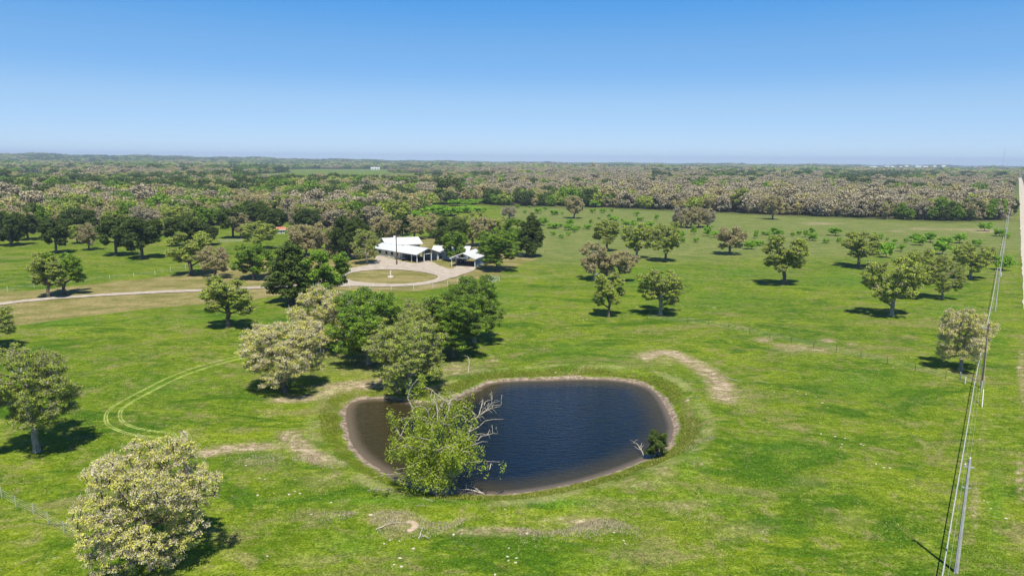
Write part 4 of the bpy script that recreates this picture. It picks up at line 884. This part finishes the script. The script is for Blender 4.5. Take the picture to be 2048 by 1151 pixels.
class House:
    # local x = along ridge, y = across
    def __init__(s, o): s.o = o
    def roof(s, x0, x1, y0, y1, eave, ridge, mat, ov=.5, name='roof', hipw=0):
        ym = (y0 + y1) / 2; k = (ridge - eave) / ((y1 - y0) / 2); ya, yb = y0 - ov, y1 + ov; ze = eave - k * ov
        r = MB().add(*slab([(x0 - ov, ya, ze + .16), (x1 + ov, ya, ze + .16), (x1 + ov, ym, ridge + .16), (x0 - ov, ym, ridge + .16)], .14)).add(*slab([(x0 - ov, ym + .004, ridge + .16), (x1 + ov, ym + .004, ridge + .16), (x1 + ov, yb, ze + .16), (x0 - ov, yb, ze + .16)], .14)).build(name, mat, s.o)
        MB().box(x0 - ov, x1 + ov, ya - .05, ya - .004, ze - .12, ze + .14).build('fascia', M['trim'], r); MB().box(x0 - ov - .02, x1 + ov + .02, ym - .14, ym + .14, ridge + .165, ridge + .2).build('ridge_cap', mat, r); return r
    def wall(s, x0, x1, y0, y1, z1, mat, gable=None, sides='lrfb', name='wall'):
        t_ = .15
        if 'f' in sides: MB().box(x0, x1, y0, y0 + t_, 0, z1).build(name, mat, s.o)
        if 'b' in sides: MB().box(x0, x1, y1 - t_, y1, 0, z1).build(name, mat, s.o)
        for c, xx in (('l', x0), ('r', x1 - t_)):
            if c in sides:
                ym = (y0 + y1) / 2; poly = [(y0 + t_ + .003, 0), (y1 - t_ - .003, 0), (y1 - t_ - .003, z1)] + ([(ym, gable)] if gable else []) + [(y0 + t_ + .003, z1)]
                V = [(xx, a, b) for a, b in poly] + [(xx + t_, a, b) for a, b in poly]; N_ = len(poly); m = MB().add(V, [(i, (i + 1) % N_, (i + 1) % N_ + N_, i + N_) for i in range(N_)]); m.add(V, [tuple(range(N_))[::-1]]); m.add(V, [tuple(range(N_, 2 * N_))]); m.build(name, mat, s.o)
    def win(s, x0, x1, z0, z1, y, axis='y', sgn=-1):
        if axis == 'y':
            f = MB().box(x0 - .08, x1 + .08, y + sgn * .06 - .02, y + sgn * .06 + .02, z0 - .08, z1 + .08).build('window', M['steel_w'], s.o); MB().box(x0, x1, y + sgn * .1 - .015, y + sgn * .1 + .015, z0, z1).build('pane', M['glass'], f)
        else:
            f = MB().box(y + sgn * .06 - .02, y + sgn * .06 + .02, x0 - .08, x1 + .08, z0 - .08, z1 + .08).build('window', M['steel_w'], s.o); MB().box(y + sgn * .1 - .015, y + sgn * .1 + .015, x0, x1, z0, z1).build('pane', M['glass'], f)
def frame_at(px0, px1): a, b = at(*px0), at(*px1); return a, math.atan2(b.y - a.y, b.x - a.x)
# long low house with attached carport. local origin: front post nearest the camera, +x runs back-left along the front
A = at(833, 525); Bp = at(801, 519.5); th = math.atan2(Bp.y - A.y, Bp.x - A.x)
ho = thing('ranch_house', A, 'long low white house with an open carport bay under a bright white sheet roof', 'house', None, th)
# mirrored across: local y negative goes away from camera side (to the right-back)
h = House(ho)
h.roof(.0, 12.6, -9.6, -.1, 2.9, 4.6, M['roof_white'], .6)
h.roof(13.8, 27.5, -9.2, -.9, 2.75, 4.1, M['roof_galv'], .55)
for x_ in (0.1, 3.2, 9.2): MB().box(x_ - .12, x_ + .12, -.42, -.18, 0, 2.95).build('post', M['steel_w'], ho)
for y_ in (-3.4, -6.6, -9.4): MB().box(0, .24, y_ - .12, y_ + .12, 0, 2.95 + (1.0 if y_ == -3.4 else .9 if y_ == -6.6 else 0)).build('post', M['steel_w'], ho)
MB().box(.1, 10.3, -9.4, -.3, .17, .23).build('floor', M['dark'], ho)  # near-black slab: the open bay's shade is put into its colour
MB().box(-.02, .22, -9.28, -.45, 2.62, 2.78).build('beam', M['trim'], ho)
MB().box(0, 9.0, -9.6, -9.45, 0, 2.8).build('wall', M['wall_blue'], ho); MB().box(10.4, 10.55, -9.4, -.5, 0, 2.9).build('wall', M['wall_white'], ho)
h.wall(10.8, 27.2, -9.0, -1.1, 2.7, M['wall_white'], 4.0)
for a, b in ((12.4, 13.4), (15.4, 16.6), (19, 20.2), (23, 24.4)): h.win(a, b, 1.0, 2.1, -1.1, sgn=1)
dr_ = MB().box(17.4, 18.3, -1.06, -1.0, 0, 2.1).build('door', M['trim'], ho); MB().box(18.1, 18.2, -.99, -.95, 1., 1.1).build('handle', M['galv'], dr_)
for (xx, yy_) in ((4.0, -5.), (7.6, -5.2)):
    pass
# rear block of the house: its own roof
rb = at(826, 499); rc_ = flat(846, 486.2, 3.0); ra_ = math.radians(25); ro = thing('rear_house_block', (rc_[0] - (4.7 * math.cos(ra_) + 5.9 * math.sin(ra_)), rc_[1] - (4.7 * math.sin(ra_) - 5.9 * math.cos(ra_)), 0), 'rear block of the white house with a plain white gabled roof', 'house', None, ra_)
h = House(ro); h.roof(-9.5, 4., -5.2, 5.2, 3.0, 4.9, M['roof_white'], .7); h.wall(-9.3, 3.8, -5, 5, 2.95, M['wall_blue'], 4.7)
for a in (-3.5, -.5, 2.): h.win(a, a + 1.1, .9, 2.1, -5.)
MB().box(3.82, 3.88, -1.2, -.2, 0, 2.1).build('door', M['trim'], ro)
# blue-grey shed right of the house
so = thing('blue_shed', (-25.2, 258.6, 0), 'blue-grey sheet-metal shed with a pale roof between the house and the open carport', 'shed', None, math.radians(-4))
h = House(so); h.roof(-3.4, 9.4, 0, 8.6, 3.0, 4.3, M['roof_white'], .5); h.wall(0, 9.2, .2, 8.4, 2.95, M['wall_blue'], 4.2)
h.win(1.4, 2.6, 1, 2.2, .2); h.win(6.4, 7.5, 1, 2.2, .2); d2 = MB().box(3.6, 4.7, .1, .16, 0, 2.1).build('door', M['steel_w'], so); MB().box(4.45, 4.55, .04, .09, 1., 1.1).build('handle', M['galv'], d2)
for x_ in (-3.1, -1.4): MB().box(x_ - .1, x_ + .1, .3, .5, 0, 2.95).build('post', M['steel_w'], so)
MB().box(-3.4, -.1, 8.1, 8.25, 0, 2.9).build('wall', M['wall_white'], so)
# open carport on the right
a = Vector((-20.3, 241.5, 0)); b = Vector((-12.4, 239.2, 0)); th = math.atan2(b.y - a.y, b.x - a.x); co = thing('metal_carport', a, 'open white-roofed metal carport with one blue-grey side wall, right of the house', 'carport', None, th - math.pi / 2)
Wc = (b - a).length; h = House(co)   # local -x.. : ridge runs back, so use x back / y across
co.rotation_euler = (0, 0, th); Lc = 12.5
def rot(V): return [(y, x, z) for x, y, z in V]
k_ = 1.5
for sgn, xa, xb in ((0, -.6, Wc / 2), (1, Wc / 2, Wc + .6)):
    z_a, z_b = (2.95, 4.75) if sgn == 0 else (4.75, 2.95)
    V, Q_ = slab([(xa, -.6, z_a), (xb + (-.003 if sgn == 0 else 0), -.6, z_b), (xb + (-.003 if sgn == 0 else 0), Lc, z_b), (xa, Lc, z_a)], .12); r_o = MB().add(V, Q_).build('roof', M['roof_white'], co)
    V, Q_ = slab([(xa, -.66, z_a + .02), (xb, -.66, z_b + .02), (xb, -.605, z_b + .02), (xa, -.605, z_a + .02)], .25); MB().add(V, Q_).build('fascia', M['steel_w'], r_o)
for x_ in (.0, Wc):
    for y_ in (0, 4, 8, 12): MB().box(x_ - .1, x_ + .1, y_ - .1, y_ + .1, 0, 3.05).build('post', M['steel_w'], co)
MB().box(Wc + .11, Wc + .17, -.1, 12.2, 0.0, 3.05).build('wall', M['wall_blue'], co)
MB().box(.11, Wc - .11, -.05, .05, 2.86, 2.98).build('beam', M['steel_w'], co)
MB().box(.1, Wc - .1, .3, 12., .17, .23).build('floor', M['dark'], co)  # shadow under this roof painted as a near-black floor colour
# tractor parked between shed and carport
M['tractor'] = simple('tractor_paint', (.50, .52, .52), .4, .1); M['rubber'] = simple('black_rubber', (.02, .02, .02), .8)
tb_ = at(917, 527); to = thing('farm_tractor', (tb_.x + .5, tb_.y + 2.5, 0), 'pale farm tractor parked just inside the left side of the open carport', 'tractor', None, .9)
MB().box(-.5, 1.6, -.35, .35, .8, 1.5).build('hood', M['tractor'], to); cbn = MB().box(-1.4, -.5, -.6, .6, .9, 2.0).build('cab', M['glass'], to); MB().box(-1.55, -.4, -.75, .75, 2.0, 2.15).build('cab_roof', M['wpost'], to)
for x_, y_, r2 in ((-1., .8, .75), (-1., -.8, .75), (1.2, .65, .45), (1.2, -.65, .45)):
    wq = MB().tube((x_, y_ - .18, r2), (x_, y_ + .18, r2), r2, n=16).build('wheel', M['rubber'], to); MB().tube((x_, y_ - .2, r2), (x_, y_ + .2, r2), r2 * .5, n=12).build('rim', M['wpost'], wq)
# yard things
cr = at(822, 523); tk_o = thing('pickup_truck', (A.x - 4.0, A.y + 6.6, 0), 'dark pickup truck parked in the shade under the house carport', 'truck', None, .85)
M['navy'] = simple('dark_blue_paint', (.03, .04, .07), .3, .1, 2, .5)
MB().prism([(-2.6, .5), (2.6, .5), (2.6, 1.0), (1.3, 1.15), (.8, 1.75), (-.5, 1.75), (-.7, 1.15), (-2.6, 1.15)], -.95, .95).build('body', M['navy'], tk_o)
MB().prism([(.95, 1.2), (.72, 1.66), (-.42, 1.66), (-.55, 1.2)], -.962, .962).build('window', M['glass'], tk_o)
for x_ in (-1.7, 1.7):
    for y_ in (-.9, .9): MB().tube((x_, y_ - .12, .4), (x_, y_ + .12, .4), .4, n=14).build('wheel', M['rubber'], tk_o)
# island statue on its heap of stones
M['stone'] = simple('pale_limestone', (.50, .44, .35), .9, .2, 4)
def lump(r_, s, seed, nlat=5, nlon=8):
    g = np.random.RandomState(seed); V = [(0, 0, s[2])]
    for i in range(1, nlat):
        for j in range(nlon):
            p_ = math.pi / 2 * i / (nlat - 1); a_ = 2 * math.pi * j / nlon; k = g.uniform(.78, 1.18); V.append((math.sin(p_) * math.cos(a_) * s[0] * k, math.sin(p_) * math.sin(a_) * s[1] * k, math.cos(p_) * s[2] * g.uniform(.8, 1.1) if i < nlat - 1 else -.06))
    m = MB(); m.add(V, [(0, 1 + j, 1 + (j + 1) % nlon) for j in range(nlon)])
    m.add(V, [(1 + (i - 1) * nlon + j, 1 + i * nlon + j, 1 + i * nlon + (j + 1) % nlon, 1 + (i - 1) * nlon + (j + 1) % nlon) for i in range(1, nlat - 1) for j in range(nlon)]); return m
ip = at(781.5, 554); so_ = thing('yard_ornament', ip, 'upright stone ornament on a heap of pale stones in the grass ring', 'ornament')
lump(1, (1.15, 1.15, .55), 3).build('stone_base', M['stone'], so_); MB().tube((0, 0, .4), (.02, 0, 1.6), .30, .34, 8).tube((.02, 0, 1.6), (.0, 0, 2.2), .34, .14, 8).build('upright_stone', simple('brownish_stone', (.42, .33, .27), .9, .35, 3), so_); MB().box(-.16, .14, -.36, -.3, .7, 1.7).build('plaque', M['wpost'], so_)

# far buildings
def far_house(x, y, wm, dm, hm, roofc, label, grp=None, rz=.3, name='far_building', kind='white'):
    b = at(x, y); o = thing(name, b, label, 'building', grp, rz); hh_ = House(o); hh_.roof(-wm / 2, wm / 2, -dm / 2, dm / 2, hm, hm * 1.45, roofc, .5); hh_.wall(-wm / 2 + .1, wm / 2 - .1, -dm / 2 + .1, dm / 2 - .1, hm, M['wall_white'] if kind == 'white' else M['wall_blue'], hm * 1.4)
    for k in range(3): hh_.win(-wm * .35 + k * wm * .3, -wm * .35 + k * wm * .3 + wm * .08, hm * .35, hm * .75, -dm / 2 + .1)
    d_ = MB().box(-wm * .03, wm * .03, -dm / 2 + .0, -dm / 2 + .05, 0, hm * .7).build('door', M['dark'], o)
far_house(1896, 358, 9, 7, 4.5, M['roof_white'], 'small white farmhouse alone in the wood at the upper right', rz=-.5, name='farmhouse')
far_house(750, 339.0, 34, 20, 6, M['roof_white'], 'white farm shed far away above the green meadow')
far_house(640, 336.5, 30, 16, 6, M['roof_white'], 'low white farm building left of the white farm shed on the horizon strip', rz=.1)
far_house(1330, 336.5, 60, 24, 7, M['roof_white'], 'long low white shed far away, upper middle right', rz=.05)
far_house(1362, 336.8, 46, 24, 7, M['roof_white'], 'second long white shed, right next to the long low one', rz=.05)
far_house(562, 466, 3.6, 3, 2.0, simple('rusty_roof', (.42, .17, .11), .8, .3), 'small rusty red-roofed shed among the tan trees left of the house', rz=.4, name='small_shed')
for k, (x, y, w_, dz_) in enumerate([(1745,338,120,1),(1772,337,100,0),(1783,338,50,1),(1812,336.5,60,1),(1836,337,90,0),(1850,337.5,70,1),(1868,337,50,0),(1886,336,60,1),(1800,339,40,0)]):
    far_house(x, y, w_ * .4, 30, 12, M['roof_white'] if dz_ else M['roof_galv'], 'tiny %s building of the far town, %s in its row' % ('white-roofed' if dz_ else 'grey-roofed', ['leftmost', 'second', 'third', 'fifth', 'sixth', 'seventh', 'eighth', 'rightmost', 'fourth'][k]), 'buildings of the distant town', rz=random.uniform(-.3, .3))
# radio mast
rm = at(2005, 335); dist = math.hypot(rm.x, rm.y); mo = thing('radio_mast', rm, 'thin red and white radio mast standing above the horizon at the right', 'mast'); Hm = 32 * dist / F
M['mast'] = simple('mast_steel', (.30, .28, .29), .6, .1, .05)
mb = MB()
for a in range(3): mb.tube((1.6 * math.cos(a * 2.09), 1.6 * math.sin(a * 2.09), 0), (1.2 * math.cos(a * 2.09), 1.2 * math.sin(a * 2.09), Hm), .45, .4, 4)
mb.build('legs', M['mast'], mo); mb = MB()
for k in range(int(Hm / 5)):
    for a in range(3): mb.tube((1.5 * math.cos(a * 2.09), 1.5 * math.sin(a * 2.09), k * 5), (1.5 * math.cos((a + 1) * 2.09), 1.5 * math.sin((a + 1) * 2.09), k * 5 + 5), .2, n=3)
lt = mb.build('lattice', M['mast'], mo); lt['kind'] = 'stuff'
MB().tube((0, 0, Hm), (0, 0, Hm + 6), .5, .2, 5).build('antenna', M['mast'], mo)

# ------------------------------------------------------------------ dead branches, pipe and stones
def branch(x, y, ang_, L, label, n_side=5, rise=.25, r=.07, seed=0, curve=0., z0=None, mat='deadwood'):
    g = np.random.RandomState(seed); b = at(x, y); z = b.z if z0 is None else z0; o = thing('dead_branch', (b.x, b.y, z + .04), label, 'branch', None, ang_); m = MB()
    N_ = 9; P = np.array([(L * k / N_, curve * math.sin(math.pi * k / N_) + g.randn() * .04, .05 + rise * math.sin(math.pi * .9 * k / N_) + abs(g.randn()) * .03) for k in range(N_ + 1)]); R = np.linspace(r, r * .35, N_ + 1)
    for k in range(N_): m.tube(P[k], P[k + 1], R[k], R[k + 1], 6)
    m.build('limb', M[mat], o); m2 = MB()
    for k in range(n_side):
        i = g.randint(2, N_); dv = np.array([g.uniform(.2, .7), g.choice([-1, 1]) * g.uniform(.3, .9), g.uniform(.1, .5)]) * L * .28; mid = P[i] + dv * .5 + g.randn(3) * .06
        m2.tube(P[i], mid, R[i] * .6, R[i] * .4, 5).tube(mid, P[i] + dv, R[i] * .4, .012, 5)
    if n_side: m2.build('twigs', M[mat], o)
branch(1288, 914, 1.9, 3.4, 'forked bare branch reaching over the water beside the cedar bush', 6, .9, .06, 1, z0=WATER_Z)
branch(978, 962, 1.1, .9, 'short pale stick poking up from the water', 0, .5, .06, 2, z0=WATER_Z)
branch(970, 988, 2.9, 3.2, 'pale driftwood branch on the near shore right of the willow', 7, .3, .09, 3)
branch(962, 984, 2.5, 2.2, 'second pale driftwood branch lying across the first beside the willow', 5, .3, .06, 4)
branch(735, 983, -.1, 2.6, 'grey brushy fallen branch left of the willow foot', 12, .25, .045, 5, mat='greybark')
branch(752, 1060, .45, 3.0, 'long bent pale branch lying left of the curled sandy mound', 3, .12, .05, 6, curve=.3)
branch(838, 1078, 1.5, 2.4, 'straight pale branch with a tuft of roots at its near end', 1, .1, .06, 7)
branch(843, 1074, -.6, .9, 'spread pale roots at the foot of the straight branch', 9, .2, .04, 8)
branch(830, 1012, -.2, 1.6, 'thin grey twig lying below the willow shade', 5, .1, .025, 9, mat='greybark')
branch(845, 998, -.6, 1.4, 'thin pale twig just right of the grey one below the willow shade', 4, .1, .025, 10)
branch(1452, 756, -.9, 3.0, 'pale straight stick on the right end of the bare sandy bank', 1, .05, .05, 11)
# curved white pipe rising from the shade to the pond
pb = at(936, 745); pe = at(916, 712); mb = MB(); pts = []
for k in range(9):
    f = k / 8; p = pb.lerp(pe, f); pts.append((p.x - pb.x + 1.0 * math.sin(f * math.pi * .9), p.y - pb.y, p.z - pb.z + 1.2 * math.sin(math.pi * min(1, f * 1.05)) + .05))
po = thing('curved_branch', pb, 'smooth curved white branch arching at the right foot of the pond clump', 'branch'); mb.path(pts, .05, 6); mb.build('limb', M['deadwood'], po)

M['sand'] = simple('sandy_stone', (.40, .31, .22), .95, .2, 3)
rk = [lump(1, (.42, .34, .16), s).build('rock_mesh', M['stone']) for s in (1, 2, 4)]; rkd = [r.data for r in rk]
for r in rk: bpy.data.objects.remove(r)
def rock(x, y, s, label, grp, sand=False, z=1.):
    b = at(x, y); o = bpy.data.objects.new('pale_rock', random.choice(rkd)); COL.objects.link(o); o.location = b; o.rotation_euler = (0, 0, random.uniform(0, 6.28)); s *= .55; o.scale = (s, s * random.uniform(.7, 1.1), s * z); tag(o, label, 'rock', grp)
GR = 'pale stones and mounds in the grass'
for x, y, s, l_ in [(742,1029,1.1,'pale sandy stone lying left of the curled sandy mound'),(1054,1066,.8,'pale stone below the pond, right of the round sandy one'),(907,1068,.85,'round sandy stone right of the straight branch with roots'),(1228,1064,.6,'single pale stone low on the right side below the pond'),(1010,1018,.5,'small flat stone just below the lush shore grass'),(578,988,.8,'long pale stone at the foot of the bare slope left of the pond')]:
    rock(x, y, s, l_, GR)
for lab, L_ in {
 'white stone in the cluster below the trailing stones of the right pasture': [(1642,867),(1670,872),(1690,876),(1684,888),(1682,893),(1722,887),(1727,890)],
 'small white stone in the diagonal row in the middle of the right pasture': [(1549,784),(1595,782),(1612,788),(1632,793),(1645,805),(1656,814)],
 'tiny pale stone in the lowest scatter of the right pasture': [(1743,931),(1752,927),(1768,934),(1780,935)],
 'pale stone in the loose scatter at the very bottom beneath the branches': [(768,1086),(780,1079),(799,1081)],
 'pale stone right above the lower edge, under the straight branch': [(800,1115),(803,1132),(788,1128),(827,1096)],
 'lone pale stone on the lower edge grass': [(535,1111),(990,1148)],
 'pale stone in the small cluster at the lower right below the pond': [(1247,1080),(1250,1086),(1015,1112),(1017,1120),(1033,1115),(1031,1124),(1018,1095)],
 'pale stone scattered on the slope left of the pond': [(492,930),(519,955),(530,957),(590,982),(600,986),(662,1004),(515,990),(622,1028),(516,989)],
 'white flat stone on the grass before the narrow olive oak': [(1158,640),(1166,639),(1174,638),(1125,667)],
 'pale stone in the roadside verge right of the grey pole': [(1968,1000),(1975,1004),(2012,1036),(1960,877),(1982,1016)],
 'tiny white stone on the far pasture before the wood': [(1102,418),(1667,443),(1922,445),(1120,428)],
 'small pale stone between the two oaks and the thin fence': [(1390,612),(1400,610),(1416,612),(1425,614),(1429,615)],
 'pale stone beside the thin dark-post fence': [(1762,728),(1786,735),(985,721),(1052,628)]}.items():
    for x, y in L_: rock(x, y, random.uniform(.45, .8) * (1 if y > 700 else 1.2), lab, GR)
# curled sandy mound
cm = thing('sandy_mound', at(818, 1052), 'curled pinkish sandy mound below the pond between the fallen branches', 'mound')
m = MB()
for k in range(8):
    a_ = -1.2 + k * .42; m2 = lump(1, (.38, .36, .16), 30 + k, 4, 7)
    V = np.concatenate(m2.V[:1]); V = V + np.array([.75 * math.cos(a_) * .8, .85 * math.sin(a_), 0]); m.add(V, m2.F[3][0]); m.add(V, m2.F[4][0] - len(V))
m.build('soil', M['sand'], cm)

# ------------------------------------------------------------------ haze
me = mesh_np('haze', [(x, y, z) for z in (-12., 140.) for y in (-2700., 14300.) for x in (-14300., 14300.)], [np.array([(0, 2, 3, 1), (4, 5, 7, 6), (0, 1, 5, 4), (1, 3, 7, 5), (3, 2, 6, 7), (2, 0, 4, 6)])], [])
hz = link(bpy.data.objects.new('haze', me)); tag(hz, 'thin blue air haze over the whole plain', 'haze', kind='stuff')
t = NT('thin_haze'); pv = t.n('ShaderNodeVolumePrincipled'); pv.inputs['Color'].default_value = (.64, .79, 1, 1); pv.inputs['Density'].default_value = 1.1e-4; pv.inputs['Anisotropy'].default_value = 0.
t.l(pv.outputs[0], t.out.inputs['Volume']); me.materials.append(t.m)
